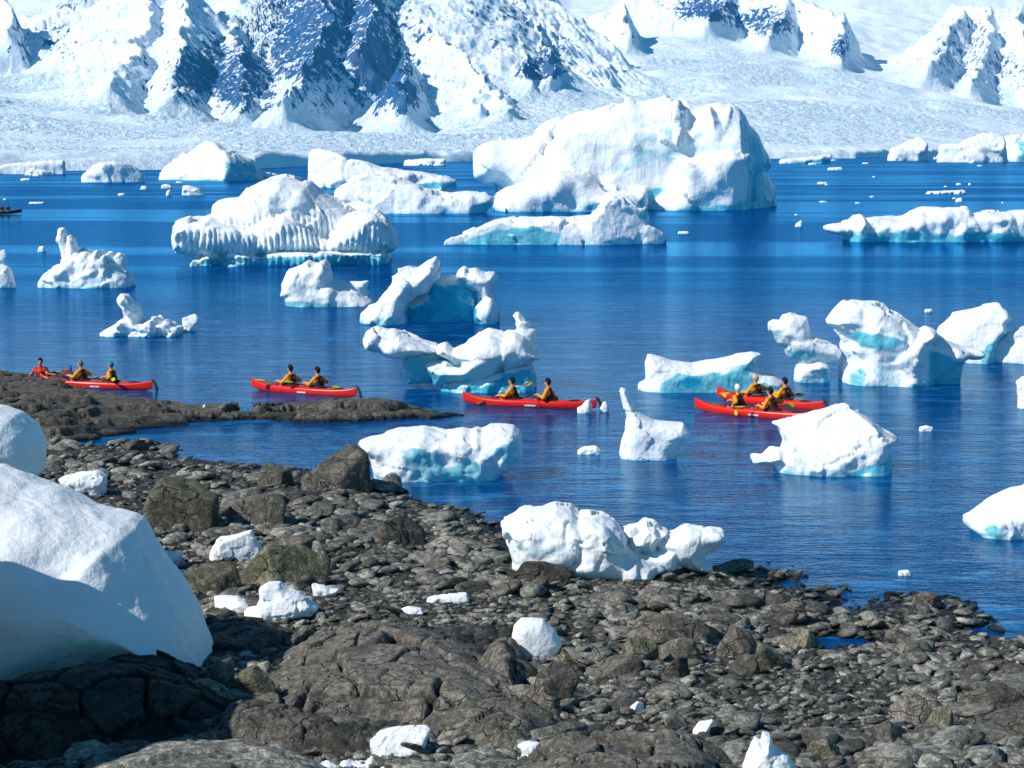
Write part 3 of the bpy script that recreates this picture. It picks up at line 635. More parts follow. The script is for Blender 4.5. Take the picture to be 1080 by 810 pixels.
    # ---- middle water, left
    ice('iceberg', 'white iceberg with jagged upright spires at left, whole in view', 1,
        [([(145, 577), (148, 550), (165, 525), (185, 512), (195, 520), (200, 498), (235, 485), (240, 470), (285, 440), (335, 440), (350, 455), (370, 435), (385, 455), (400, 450), (412, 462), (420, 470), (480, 530), (495, 550), (490, 568), (440, 575), (350, 577)], 1, .45, 0),
         ([(235, 500), (240, 470), (230, 440), (225, 415), (212, 400), (222, 380), (225, 360), (238, 356), (248, 375), (250, 400), (265, 440), (285, 500)], .5, .5, 0),
         ([(250, 480), (245, 420), (252, 385), (264, 380), (278, 395), (290, 430), (320, 480)], .5, .5, -.2), ([(290, 480), (300, 430), (318, 424), (338, 445), (350, 480)], .5, .5, .2),
         ([(395, 500), (395, 455), (410, 444), (425, 465), (440, 450), (455, 447), (470, 460), (465, 510)], .6, .4, .2)],
        576, [([(270, 440), (300, 425), (350, 450), (330, 480), (270, 480)], .55), ([(410, 500), (410, 455), (470, 455), (465, 515)], .5)], seed=20, macro=.03, facet=0, vox=1.3)
    ice('iceberg', 'jagged white iceberg cut by the left edge of the photo', 1, [([(-60, 577), (-60, 470), (-20, 440), (5, 424), (22, 430), (20, 460), (8, 480), (35, 500), (45, 530), (57, 560), (52, 577)], 1, .4, 0)], 576, [([(-10, 480), (-10, 440), (20, 440), (15, 480)], .7)], seed=21, vox=1.3)
    ice('iceberg', 'small white iceberg with a knobbly leaning horn left of its tooth', 1,
        [([(378, 757), (380, 742), (405, 730), (430, 712), (455, 690), (500, 690), (540, 705), (560, 690), (580, 680), (600, 700), (605, 710), (620, 692), (640, 705), (650, 718), (672, 720), (674, 740), (640, 747), (600, 750), (540, 748), (500, 757)], 1, .45, 0),
         ([(450, 710), (465, 680), (460, 655), (445, 635), (443, 615), (455, 598), (475, 602), (495, 622), (510, 645), (520, 665), (528, 700), (500, 730)], .8, .45, 0)],
        757, [([(535, 750), (540, 735), (600, 735), (600, 752)], 1.2)], seed=22, facet=0, vox=1.2)
    ice('ice_chunk', 'small upright ice tooth right of the knobbly horn iceberg', 1, [([(682, 738), (678, 690), (700, 680), (730, 668), (737, 690), (728, 715), (720, 738)], 1, .4, 0)], 738, cat='ice chunk', seed=23, vox=1.0)
    ice('iceberg', 'smooth white humped iceberg with small fin, below the fluted one', 2,
        [([(78, 645), (76, 612), (58, 605), (65, 580), (62, 560), (85, 510), (130, 495), (160, 473), (190, 485), (205, 480), (218, 470), (235, 485), (250, 520), (245, 545), (300, 570), (350, 597), (400, 627), (380, 648), (300, 648), (180, 648)], 1, .5, 0),
         ([(285, 565), (275, 550), (330, 553), (385, 550), (375, 580), (388, 600), (370, 610), (330, 605)], .4, .4, .3)],
        646, [([(75, 650), (78, 618), (170, 612), (230, 625), (235, 650)], .8), ([(320, 600), (330, 555), (360, 560), (360, 600)], .5)], seed=24, macro=.03, detail=.6, facet=1, vox=1.5)
    ice('iceberg', 'white iceberg split around a bright turquoise hollow, centre of the water', 9,
        [([(85, 392), (50, 385), (55, 350), (90, 320), (140, 275), (190, 225), (215, 190), (215, 155), (250, 125), (300, 115), (340, 120), (380, 90), (410, 65), (440, 52), (465, 75), (465, 110), (450, 160), (420, 200), (395, 240), (340, 260), (300, 290), (290, 340), (287, 395), (230, 403), (170, 402), (150, 392)], .8, .42, -.25),
         ([(280, 402), (290, 290), (400, 230), (430, 170), (470, 153), (505, 150), (550, 150), (600, 170), (650, 210), (660, 300), (650, 402)], .7, .3, .25),
         ([(640, 402), (645, 320), (665, 290), (690, 265), (665, 225), (620, 215), (590, 185), (550, 158), (570, 120), (590, 105), (610, 120), (650, 118), (700, 135), (740, 140), (755, 165), (740, 200), (725, 240), (745, 270), (765, 320), (765, 380), (742, 402)], .8, .42, -.15),
         ([(325, 345), (330, 305), (350, 288), (378, 290), (366, 340), (350, 357)], .35, .5, -.55)],
        402, [([(285, 405), (292, 292), (400, 242), (440, 165), (560, 150), (668, 225), (650, 400)], 1.55), ([(130, 395), (230, 370), (280, 300), (420, 205), (395, 240), (290, 300), (280, 400)], .55)], seed=25, macro=.02, facet=0, vox=1.4, hb=.5)
    ice('iceberg', 'white iceberg with a thin spike and undercut turquoise base near the middle kayak', 9,
        [([(85, 500), (80, 470), (95, 435), (140, 428), (200, 440), (230, 435), (280, 455), (340, 475), (400, 500), (445, 520), (450, 542), (380, 548), (300, 560), (230, 570), (180, 555), (150, 530), (100, 520)], .8, .45, .25),
         ([(258, 545), (440, 530), (500, 560), (500, 690), (300, 700), (285, 650)], .45, .3, .3),
         ([(430, 672), (400, 635), (393, 615), (430, 600), (500, 590), (560, 600), (510, 570), (445, 548), (455, 520), (490, 503), (530, 535), (600, 510), (620, 480), (680, 455), (720, 440), (790, 455), (850, 440), (900, 460), (950, 520), (987, 570), (980, 582), (940, 592), (860, 612), (790, 625), (740, 650), (700, 667), (620, 682), (560, 688), (490, 697), (440, 707)], .8, .45, 0),
         ([(850, 460), (865, 420), (850, 380), (838, 360), (850, 342), (868, 336), (885, 350), (915, 380), (925, 420), (972, 440), (950, 448), (960, 500), (985, 560), (930, 560)], .3, .45, .1),
         ([(470, 765), (478, 690), (600, 672), (700, 655), (790, 610), (942, 585), (943, 765)], .7, .3, .15)],
        765, [([(255, 575), (440, 540), (520, 570), (500, 760), (290, 760), (280, 640)], 1.0), ([(430, 770), (478, 700), (640, 680), (740, 652), (800, 622), (945, 590), (950, 770)], 1.35), ([(500, 600), (620, 590), (720, 590), (740, 640), (620, 680), (500, 690)], .35)], seed=26, macro=.02, facet=0, vox=1.4, hb=.5)
    # ---- middle water, right
    ice('iceberg', 'long low wedge iceberg with smooth pale turquoise side, left of the kayak pair', 5,
        [([(30, 310), (35, 295), (55, 285), (52, 240), (60, 215), (90, 222), (120, 232), (180, 240), (250, 228), (300, 215), (340, 208), (368, 212), (350, 225), (345, 245), (365, 258), (400, 268), (425, 285), (432, 310), (300, 315), (150, 318), (70, 318)], 1, .5, 0)],
        317, [([(75, 320), (90, 280), (140, 255), (250, 240), (345, 220), (435, 280), (435, 320)], .95), ([(140, 290), (150, 262), (190, 258), (210, 290), (170, 305)], 1.5)], seed=27, macro=.015, detail=.4, facet=0, vox=1.5)
    ice('iceberg', 'mushroom shaped white iceberg on a narrow neck right of the wedge', 5,
        [([(455, 292), (460, 255), (470, 238), (520, 225), (545, 240), (552, 260), (550, 282), (530, 292)], .9, .4, 0),
         ([(465, 250), (465, 235), (440, 220), (430, 195), (412, 185), (400, 165), (388, 150), (388, 130), (400, 122), (418, 125), (425, 108), (445, 102), (470, 106), (492, 112), (495, 135), (500, 155), (515, 168), (545, 180), (570, 192), (581, 210), (575, 228), (550, 234), (520, 236)], .9, .4, 0)],
        292, [([(430, 200), (500, 195), (520, 215), (470, 245), (440, 225)], .8), ([(520, 295), (525, 245), (555, 245), (555, 295)], .8), ([(455, 295), (458, 270), (555, 270), (555, 295)], .4)], seed=28, macro=.025, facet=0, detail=.7, vox=1.4)
    ice('iceberg', 'big sculpted white iceberg with turquoise hollows and a ledge on its right', 5,
        [([(580, 297), (585, 255), (600, 225), (590, 200), (595, 180), (580, 160), (560, 140), (543, 130), (555, 112), (575, 90), (590, 75), (605, 67), (640, 72), (670, 75), (690, 80), (700, 95), (730, 105), (760, 125), (800, 150), (820, 170), (830, 250), (800, 298)], 1, .4, .1),
         ([(790, 325), (800, 230), (800, 180), (835, 165), (870, 178), (910, 195), (950, 200), (972, 212), (950, 222), (910, 224), (900, 240), (898, 290), (895, 328)], .75, .35, .15),
         ([(730, 302), (725, 262), (695, 245), (700, 215), (740, 185), (780, 160), (815, 140), (837, 150), (835, 175), (805, 192), (812, 225), (810, 250), (790, 257), (800, 302)], .75, .42, -.35)],
        301, [([(560, 140), (700, 150), (740, 130), (750, 165), (700, 195), (620, 185), (590, 160)], 1.0), ([(590, 300), (598, 230), (620, 235), (640, 260), (620, 300)], .9), ([(800, 330), (800, 195), (860, 210), (905, 230), (900, 330)], 1.15), ([(640, 240), (700, 215), (710, 300), (690, 300)], .55)], seed=29, macro=.03, facet=0, detail=.8, vox=1.6)
    ice('iceberg', 'tilted block iceberg with grooved top behind the big sculpted one', 5,
        [([(930, 240), (900, 225), (880, 185), (845, 160), (845, 135), (865, 115), (885, 100), (930, 95), (980, 80), (1010, 76), (1030, 95), (1043, 118), (1025, 130), (1030, 155), (1010, 170), (1000, 200), (985, 240)], 1, .4, 0)],
        240, [([(940, 245), (960, 190), (1010, 150), (1035, 160), (990, 245)], .9)], seed=30, macro=.02, facet=3, detail=.6, vox=1.5)
    ice('iceberg', 'rounded white iceberg at the right edge beside the tilted block', 5, [([(978, 242), (990, 210), (1005, 185), (1030, 165), (1060, 145), (1085, 140), (1130, 150), (1170, 200), (1180, 242)], 1, .5, 0)], 242, seed=31, vox=1.5)
    ice('iceberg', 'white iceberg shaped like a seated bird with a raised neck, centre right water', 's',
        [([(655, 486), (654, 475), (655, 465), (660, 450), (661, 440), (668, 434), (675, 437), (690, 443), (705, 445), (720, 446), (727, 455), (724, 463), (715, 473), (703, 483), (680, 486)], 1, .5, 0),
         ([(653, 412), (655, 408), (660, 410), (665, 420), (670, 430), (681, 438), (693, 446), (702, 458), (690, 474), (662, 474), (660, 450), (661, 440), (657, 425)], .8, .5, 0)],
        485, [([(662, 480), (665, 455), (675, 450), (672, 480)], .35), ([(690, 486), (700, 465), (726, 456), (715, 480)], .35)], seed=32, macro=.015, facet=0, detail=.5, vox=1.0, hb=.12)
    ice('iceberg', 'angular white iceberg with a beak hiding the end of the nearer kayak', 5,
        [([(412, 540), (405, 505), (370, 503), (340, 505), (345, 490), (375, 490), (395, 470), (410, 468), (420, 478), (432, 450), (415, 410), (395, 400), (400, 380), (430, 355), (470, 345), (520, 338), (555, 335), (590, 345), (620, 365), (660, 390), (690, 415), (720, 432), (733, 445), (710, 457), (712, 485), (712, 540), (600, 543), (490, 543)], 1, .45, 0)],
        542, [([(555, 545), (600, 510), (720, 470), (716, 545)], 1.1), ([(412, 545), (410, 515), (470, 515), (480, 545)], .7), ([(425, 440), (470, 400), (520, 430), (560, 500), (540, 505), (500, 450), (440, 470)], .4)], seed=33, macro=.03, facet=5, detail=.6, vox=1.5, hb=.15, cuts=.55)
    ice('iceberg', 'smooth white iceberg with an arched foot at the lower right edge', 5,
        [([(960, 715), (945, 700), (925, 680), (920, 657), (945, 646), (970, 628), (1010, 602), (1050, 582), (1080, 573), (1150, 570), (1220, 600), (1240, 715)], 1, .5, 0)],
        714, [([(945, 672), (975, 655), (1000, 665), (985, 690), (960, 695)], .9), ([(990, 650), (1080, 590), (1090, 640), (1000, 665)], .4)], seed=34, macro=.025, facet=2, detail=.5, vox=1.6)
    ice('iceberg', 'smooth pale turquoise iceberg with white lobes beside the big dark boulder', 7,
        [([(180, 428), (165, 390), (150, 300), (120, 262), (90, 228), (150, 205), (200, 198), (250, 178), (300, 162), (380, 155), (430, 150), (480, 163), (540, 173), (600, 160), (630, 155), (670, 166), (700, 152), (730, 163), (770, 140), (830, 138), (890, 145), (925, 175), (935, 230), (930, 290), (895, 335), (865, 372), (820, 395), (780, 412), (560, 424), (400, 427), (250, 428)], 1, .45, 0)],
        427, [([(300, 225), (430, 180), (500, 210), (560, 340), (660, 270), (720, 300), (780, 400), (400, 425), (350, 330)], .75), ([(720, 200), (930, 185), (930, 290), (860, 330), (830, 290), (720, 230)], .75), ([(180, 430), (200, 405), (820, 380), (820, 430)], .9), ([(700, 290), (860, 330), (850, 370), (760, 400)], .6)],
        seed=35, macro=.03, facet=0, detail=.55, vox=1.6, hb=.12)
    ice('iceberg', 'knobbly white iceberg stranded on the pebble shore, three lobes long', 8,
        [([(180, 432), (150, 415), (155, 390), (125, 340), (115, 300), (105, 260), (160, 240), (190, 215), (250, 205), (310, 192), (370, 205), (395, 225), (440, 260), (440, 400), (330, 415), (270, 427)], 1, .45, .1),
         ([(390, 450), (330, 415), (328, 385), (365, 370), (370, 340), (345, 305), (350, 290), (385, 280), (390, 240), (410, 230), (440, 228), (490, 235), (530, 255), (560, 290), (590, 340), (650, 380), (690, 400), (690, 455), (640, 478), (580, 482), (540, 462), (450, 458)], .8, .42, -.15),
         ([(585, 350), (575, 300), (560, 285), (625, 270), (650, 250), (690, 255), (705, 275), (740, 285), (700, 330), (680, 365)], .6, .42, .1),
         ([(640, 440), (600, 370), (690, 355), (760, 335), (780, 350), (760, 420), (720, 446), (680, 457)], .6, .42, 0),
         ([(690, 340), (680, 315), (720, 295), (760, 290), (800, 265), (850, 275), (900, 268), (945, 280), (963, 300), (930, 330), (890, 352), (850, 387), (890, 405), (902, 437), (850, 432), (800, 402), (750, 395)], .6, .42, .15)],
        478, [([(150, 320), (350, 270), (370, 340), (200, 360)], .35), ([(870, 345), (930, 320), (900, 350), (850, 385)], .5)], shore=True, seed=36, macro=.03, facet=0, detail=1.0, vox=1.5)
    ice('iceberg', 'sliver of white iceberg cut by the right edge above the arched one', 's', [([(1073, 431), (1074, 418), (1072, 403), (1080, 397), (1095, 400), (1100, 432)], 1, .4, 0)], 431, seed=37, vox=1.2)
    # ---- loose chunks in the water
    G = 'small floating ice chunks'
    def ch(lab, z, pts, base, seed, **kw): ice('ice_chunk', lab, z, [(pts, 1, .45, 0)], base, cat='ice chunk', seed=seed, vox=kw.pop('vox', .9), macro=kw.pop('macro', .03), facet=0, detail=.8, **kw)
    ch('small pointed ice chunk touching the stern of the middle kayak', 6, [(672, 432), (670, 405), (690, 395), (715, 368), (730, 365), (740, 395), (730, 432)], 432, 40)
    ch('tiny upright ice cone just right of the middle kayak rudder', 6, [(778, 427), (775, 415), (790, 380), (805, 375), (820, 395), (822, 427)], 427, 41)
    ch('small flat ice chunk floating between the turquoise iceberg and the bird shaped one', 6, [(668, 625), (672, 606), (700, 590), (740, 586), (762, 588), (778, 600), (776, 627)], 627, 42)
    ch('tiny flat ice chunk behind the long flat floe, above the sculpted icebergs', 4, [(682, 702), (690, 690), (715, 690), (720, 702)], 702, 43)
    ch('tiny bit of ice right of the beaked iceberg', 5, [(793, 424), (797, 412), (815, 408), (832, 412), (834, 424)], 424, 44)
    ch('small white ice chunk right of the giant iceberg reflection', 4, [(198, 385), (210, 372), (230, 360), (240, 385)], 385, 45)
    ch('thin flat ice sheet floating far right behind the flat floe', 4, [(675, 263), (700, 253), (830, 248), (842, 258), (800, 264)], 263, 46)
    ch('small broken ice chunk below the thin far right ice sheet', 4, [(798, 292), (805, 280), (825, 276), (840, 290)], 292, 47)
    ch('low pinkish white ice chunk between the dome iceberg and the fluted one', 1, [(675, 232), (680, 196), (700, 195), (740, 208), (785, 226), (785, 232)], 232, 48)
    ch('small ice chunk left of the low pinkish one', 1, [(598, 207), (600, 195), (620, 190), (640, 198), (642, 207)], 207, 49)
    ch('tiny ice chunk just left of the low pinkish one on its near side', 1, [(610, 233), (620, 215), (635, 210), (637, 233)], 233, 50)
    ch('tiny ice chunk below the low iceberg at far left', 1, [(515, 211), (525, 198), (545, 198), (555, 211)], 211, 51)
    ch('tiny flat ice chunk on the far water, left of the other bits', 1, [(430, 233), (440, 225), (465, 224), (467, 233)], 233, 52)
    ch('flat ice sheet on the far water near the inflatable boat', 1, [(98, 264), (110, 257), (165, 257), (170, 264)], 264, 53)
    ch('small ice chunk floating above the spired iceberg', 1, [(135, 442), (145, 422), (165, 422), (180, 442)], 442, 54)
    ch('thin ice sheet before the giant iceberg at its shaded end', 4, [(197, 342), (205, 336), (217, 336), (219, 342)], 342, 55)
    ch('small flat floe below the giant iceberg, left of its reflection', 3, [(660, 474), (670, 466), (700, 466), (707, 474)], 474, 56)
    ch('tiny pair shaped ice bit far right, left one of two', 4, [(800, 230), (805, 222), (825, 222), (828, 230)], 230, 57)
    ch('tiny ice bit far right, right one of two', 4, [(848, 230), (850, 222), (860, 222), (862, 230)], 230, 58)
    ch('tiny white ice bit on the near water by the promontory', 's', [(946, 607), (948, 602), (958, 601), (961, 604), (960, 607)], 607, 59)
    ch('little white ice crumb on the gap between shelf rocks', 's', [(205, 436), (207, 429), (212, 431), (217, 425), (218, 433), (216, 438)], 438, 60, shore=False)
    ch('flat white ice strip far right below the dark floe', 4, [(320, 174), (330, 165), (380, 163), (395, 174)], 174, 61)
    ch('faint flat ice strip on the far bright water', 4, [(285, 226), (290, 218), (325, 218), (327, 226)], 226, 62)
    ch('flat ice strip far right beyond the others', 4, [(452, 151), (456, 145), (480, 145), (482, 151)], 151, 63)
def build_brash():
    rs = np.random.RandomState(5); k = 0
    for i in range(30):
        px = rs.uniform(5, 1075); sh = np.interp(px, [0, 270, 450, 700, 1080], [182, 180, 174, 170, 164]); py = sh + abs(rs.normal()) * 4 + .5
        if 500 < px < 835 or 85 < px < 285 or 320 < px < 520: continue
        w_ = rs.uniform(3, 12); h_ = rs.uniform(1.0, 3.2); n_ = 7
        pts = [(px - w_ / 2, py + .5)] + [(px - w_ / 2 + w_ * t, py - h_ * (.4 + .6 * rs.rand())) for t in np.linspace(.08, .92, n_)] + [(px + w_ / 2, py + .5)]
        ice('drift_ice', 'small white drift ice floe near the foot of the far glacier', 's', [(pts, 1, .4, 0)], py + .5, cat='drift ice', group='drift ice along the far shore', seed=200 + i, vox=.6, macro=.02, facet=0)
    for i in range(16):
        px = rs.uniform(840, 1075) if i % 2 else rs.uniform(5, 500); py = rs.uniform(186, 215); w_ = rs.uniform(3, 9); h_ = rs.uniform(.8, 1.8)
        pts = [(px - w_ / 2, py + .5)] + [(px - w_ / 2 + w_ * t, py - h_ * (.4 + .6 * rs.rand())) for t in np.linspace(.08, .92, 6)] + [(px + w_ / 2, py + .5)]
        ice('drift_ice', 'tiny low white drift ice scrap scattered on the far water', 's', [(pts, 1, .4, 0)], py + .5, cat='drift ice', group='drift ice scraps on the far water', seed=300 + i, vox=.6, macro=.02, facet=0)
    ice('iceberg', 'snowy white hummock iceberg behind the berg with the turquoise foot at far right', 4, [([(730, 108), (745, 85), (790, 76), (810, 82), (860, 52), (900, 36), (940, 30), (985, 48), (1000, 108)], 1, .45, 0)], 108, yfront=1400, seed=98)
    ice('iceberg', 'low blue ice ledge along the far shore left of the dome iceberg', 1, [([(-40, 150), (-30, 128), (20, 118), (60, 112), (120, 108), (180, 104), (240, 100), (250, 138), (200, 140)], .4, .4, 0)], 142, yfront=790, seed=99)
build_ice(); build_brash()

def build_shore_ice():
    def si(lab, z, pts, base, seed, **kw):
        ice('ice_block', lab, z, [(pts, kw.pop('tf', 1), kw.pop('rf', .42), 0)], base, cat='ice block', shore=True, seed=seed, vox=kw.pop('vox', 1.1), macro=kw.pop('macro', .03), facet=kw.pop('facet', 1), detail=kw.pop('detail', .8), **kw)
    si('lumpy white ice block lying between two dark boulders', 10, [(262, 620), (255, 605), (265, 570), (290, 530), (350, 520), (415, 502), (425, 530), (450, 570), (455, 595), (400, 614), (360, 605), (300, 624)], 620, 70)
    si('smooth white ice lump left of the twin lobed ice block', 12, [(830, 215), (808, 145), (840, 137), (900, 142), (930, 155), (950, 175), (930, 200), (900, 223), (850, 220)], 221, 71)
    si('white ice block with two rounded lobes behind the fractured outcrop', 's', [(258, 643), (270, 640), (275, 630), (274, 620), (282, 615), (295, 616), (303, 622), (316, 626), (328, 634), (335, 641), (331, 648), (310, 651), (290, 657), (270, 659), (260, 655)], 657, 72, macro=.05)
    si('small pointed white ice shard right of the twin lobed ice block', 11, [(185, 148), (175, 92), (220, 98), (250, 112), (280, 112), (270, 130), (230, 148)], 148, 73)
    si('flat white ice slab resting on a mossy stone behind the outcrop', 11, [(615, 168), (612, 148), (640, 138), (700, 132), (765, 128), (773, 150), (768, 168), (700, 170)], 170, 74)
    si('thin pale ice slab lying on top of the fractured outcrop edge', 11, [(500, 212), (485, 200), (540, 180), (590, 185), (605, 205), (560, 213)], 213, 75, vox=.9)
    si('smooth egg shaped white ice block standing on the cobbles', 's', [(556, 700), (545, 686), (540, 672), (542, 660), (550, 652), (562, 652), (573, 653), (585, 664), (593, 678), (588, 692), (572, 700)], 700, 76, macro=0, facet=0, detail=.2, rf=.5)
    si('faceted white ice block in front of the fractured outcrop', 11, [(410, 752), (398, 690), (430, 660), (480, 645), (540, 640), (610, 638), (625, 645), (610, 700), (600, 730), (560, 755), (480, 757)], 756, 77)
    si('ragged strip of crushed white ice at the bottom edge of the photo', 11, [(205, 800), (200, 775), (240, 772), (270, 780), (300, 765), (350, 775), (380, 770), (400, 755), (430, 768), (460, 770), (462, 800)], 798, 78, macro=.05, detail=1.4)
    si('small curved white ice shard at the foot of the outcrop', 11, [(925, 785), (930, 775), (960, 760), (975, 735), (955, 705), (1000, 692), (1040, 695), (1030, 725), (1010, 760), (960, 782)], 783, 79)
    si('small white ice pebble on flat grey stones', 13, [(515, 537), (500, 520), (478, 515), (510, 495), (530, 480), (555, 490), (560, 515), (540, 540)], 540, 80, vox=.9)
    si('white ice tooth standing behind the bottom rock slab', 13, [(757, 648), (765, 600), (790, 565), (820, 560), (850, 555), (835, 600), (820, 648)], 646, 81, vox=.9)
    si('jagged white ice spire at the bottom edge of the photo', 's', [(782, 830), (783, 808), (792, 790), (797, 778), (803, 782), (805, 773), (812, 775), (816, 790), (830, 797), (842, 812), (850, 830)], 830, 82)
    si('pale turquoise ice block behind the big snow bank', 14, [(240, 330), (225, 305), (260, 290), (320, 280), (370, 275), (405, 295), (395, 367), (350, 372), (290, 360)], 372, 83)
    si('bluish ice block in the shade beside the snow bank', 14, [(600, 655), (592, 610), (598, 575), (695, 590), (690, 610), (655, 655)], 655, 84)
    si('thin white ice flake under the dark boulder by the snow bank', 14, [(660, 690), (635, 655), (700, 652), (715, 665), (700, 690)], 690, 85, vox=.9)
    si('tiny white ice crumb at the edge of the bottom rock slab', 13, [(682, 640), (685, 633), (700, 631), (712, 634), (714, 641)], 641, 86, vox=.8)
    si('tiny blue ice crumb in the deep shadow under the snow bank', 12, [(430, 710), (428, 685), (445, 680), (462, 685), (465, 700), (450, 712)], 711, 87, vox=.8)
    si('forked blue ice crumb in the deep shadow right of the tiny one', 12, [(472, 708), (470, 700), (500, 692), (515, 688), (528, 668), (532, 680), (530, 702), (500, 710)], 710, 88, vox=.8)
    # the great snow bank
    ice('snow_bank', 'huge rounded snow bank overhanging dark rocks at the left edge', 's',
        [([(-260, 735), (-260, 470), (-60, 462), (0, 466), (15, 478), (35, 490), (65, 500), (100, 522), (115, 530), (140, 541), (152, 552), (160, 575), (170, 597), (180, 613), (192, 632), (203, 650), (212, 675), (222, 696), (200, 698), (178, 700), (168, 694), (150, 690), (140, 693), (120, 692), (105, 695), (70, 707), (30, 722), (0, 731), (-80, 738)], 1, .42, 0)],
        1000, cat='snow bank', yfront=35.5, zb=1.8, seed=90, macro=.022, facet=0, detail=.75, fw=.08, vox=2.2, base_blue=0, cuts=9, drop=1.0, topcut=(2.5, .24), ee=2.5)
    ice('snow_bank', 'smaller rounded snow bank behind the huge one at the left edge', 's',
        [([(-160, 500), (-160, 432), (-60, 425), (0, 429), (20, 436), (35, 450), (44, 470), (42, 500)], 1, .6, 0)], 1000, cat='snow bank', yfront=44, zb=1.3, seed=91, macro=.01, facet=0, detail=.3, fw=.1, vox=2.0, base_blue=0, drop=1.0)
ice('snow_bank', 'unseen snow bank added past the lower left edge to shade the rocks', 's',  # added out of view; its shadow falls on rocks and big bank
    [([(-760, 720), (-760, 450), (-500, 430), (-200, 440), (-130, 455), (-90, 500), (-65, 580), (-54, 650), (-50, 720)], 1, .4, 0)],
    1000, cat='snow bank', yfront=28.5, zb=1.5, seed=92, macro=.012, facet=0, detail=.4, vox=4, base_blue=0, drop=1.0)
build_shore_ice()
# ================================================================== rocks of the shore
def build_rocks():
    B = boulder
    B('boulder', 'big dark rounded boulder touching the turquoise iceberg', 315, 395, 470, 520, 3, .7, ROCK, 9, el=1.1, soft=.06)
    B('boulder', 'large angular brown boulder with a cracked top left of the dark wedge boulder', 150, 236, 503, 562, 5, .75, ROCKG, 9, soft=.02)
    B('boulder', 'dark wedge shaped boulder leaning beside the large cracked one', 236, 303, 523, 561, 8, .8, ROCK, 9, tone=-.3, soft=.02)
    B('boulder', 'long mossy flat topped boulder casting a black shadow', 247, 352, 574, 622, 12, .6, ROCKG, 8, soft=.015)
    B('boulder', 'small mossy boulder next to the flat topped one', 194, 262, 597, 628, 14, .7, ROCKG, 9, tone=-.1)
    B('boulder', 'grey pyramid shaped boulder left of the big rounded one', 272, 312, 490, 514, 17, .8, ROCK, 8)
    B('boulder', 'pale streaked boulder alone among the cobbles', 396, 450, 543, 578, 19, .8, ROCK, 10, tone=.2)
    B('boulder', 'pale flat boulder just behind the flat topped mossy one', 292, 340, 569, 590, 21, .8, ROCK, 9)
    B('boulder', 'dark wet boulder lying offshore at the end of the cobble spit', 127, 157, 464, 478, 23, .8, ROCK, 9, tone=-.7)
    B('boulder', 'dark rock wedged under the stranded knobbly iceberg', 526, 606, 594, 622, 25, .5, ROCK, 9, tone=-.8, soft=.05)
    B('boulder', 'long shaded boulder lying across the middle cobbles', 643, 766, 651, 684, 27, .45, ROCK, 9, tone=-.1)
    B('boulder', 'round green spotted boulder in front of the long one', 655, 696, 679, 706, 29, .8, ROCKG, 12, tone=.1)
    B('boulder', 'smooth grey boulder right of the green spotted one', 689, 745, 674, 702, 31, .8, ROCK, 12, soft=.06)
    B('boulder', 'blocky brown boulder right of the long shaded one', 754, 800, 667, 695, 33, .8, ROCK, 9)
    B('boulder', 'dark flat slab with pale scratches among the cobbles', 616, 682, 697, 720, 35, .6, ROCK, 8, tone=-.5)
    B('boulder', 'dark flat boulder right of the scratched slab', 690, 730, 700, 722, 37, .7, ROCK, 10, tone=-.2, soft=.06)
    B('boulder', 'speckled square boulder beside the egg shaped ice', 578, 616, 689, 715, 39, .8, ROCKG, 9)
    B('boulder', 'brown tapering boulder leaning down below the speckled one', 556, 612, 704, 748, 41, .8, ROCK, 9)
    B('boulder', 'pale grey boulder half under the leaning brown one', 557, 592, 732, 758, 43, .9, ROCK, 9, tone=.5)
    B('boulder', 'speckled round boulder on the right cobbles', 771, 802, 696, 714, 45, .8, ROCK, 13, tone=.4)
    B('boulder', 'mossy round boulder at the right of the speckled one', 790, 832, 682, 708, 47, .8, ROCKG, 12)
    B('boulder', 'long pale smooth boulder on the right foreground cobbles', 938, 984, 744, 764, 49, .7, ROCK, 12, tone=.5, soft=.06)
    B('boulder', 'round brown boulder right of the long pale one', 972, 1008, 752, 776, 51, .8, ROCKG, 13, tone=.3, soft=.05)
    B('boulder', 'grey egg boulder near the bottom right', 920, 960, 770, 792, 53, .8, ROCK, 13, tone=.2, soft=.05)
    B('boulder', 'yellowish oval boulder at the bottom right', 853, 890, 790, 808, 55, .8, ROCKG, 13, tone=.5, soft=.06)
    B('boulder', 'wide dark boulder at the bottom right corner', 1010, 1090, 730, 756, 57, .6, ROCK, 11, tone=-.2)
    B('boulder', 'broken brown boulder on the tip of the promontory', 958, 996, 628, 642, 59, .7, ROCK, 9, tone=.2)
    B('boulder', 'yellow green boulder beside the tide pool', 833, 866, 669, 690, 61, .8, ROCKG, 10, tone=.6, soft=.05)
    B('boulder', 'pale flat boulder right of the tide pool', 930, 962, 668, 680, 63, .7, ROCK, 10, tone=.5, soft=.05)
    B('boulder', 'pale boulder catching the sun below the snow bank', 199, 250, 700, 732, 65, .8, ROCK, 10, tone=.6, soft=.04)
    B('boulder', 'pale boulder below the sunlit one, split by a crack', 193, 246, 724, 752, 67, .8, ROCK, 10, tone=.6, soft=.03)
    B('boulder', 'olive boulder right of the sunlit pair', 250, 298, 709, 745, 69, .8, ROCKG, 10, tone=.3, soft=.03)
    # rock shelf across the bay
    def hf(x, y):
        p = 540 + x / y * FPX; return np.interp(p, [-250, 0, 60, 100, 160, 215, 240, 300, 370, 430, 490], [1.7, 1.3, 1.1, .75, .6, .35, .42, .55, .62, .5, .25])
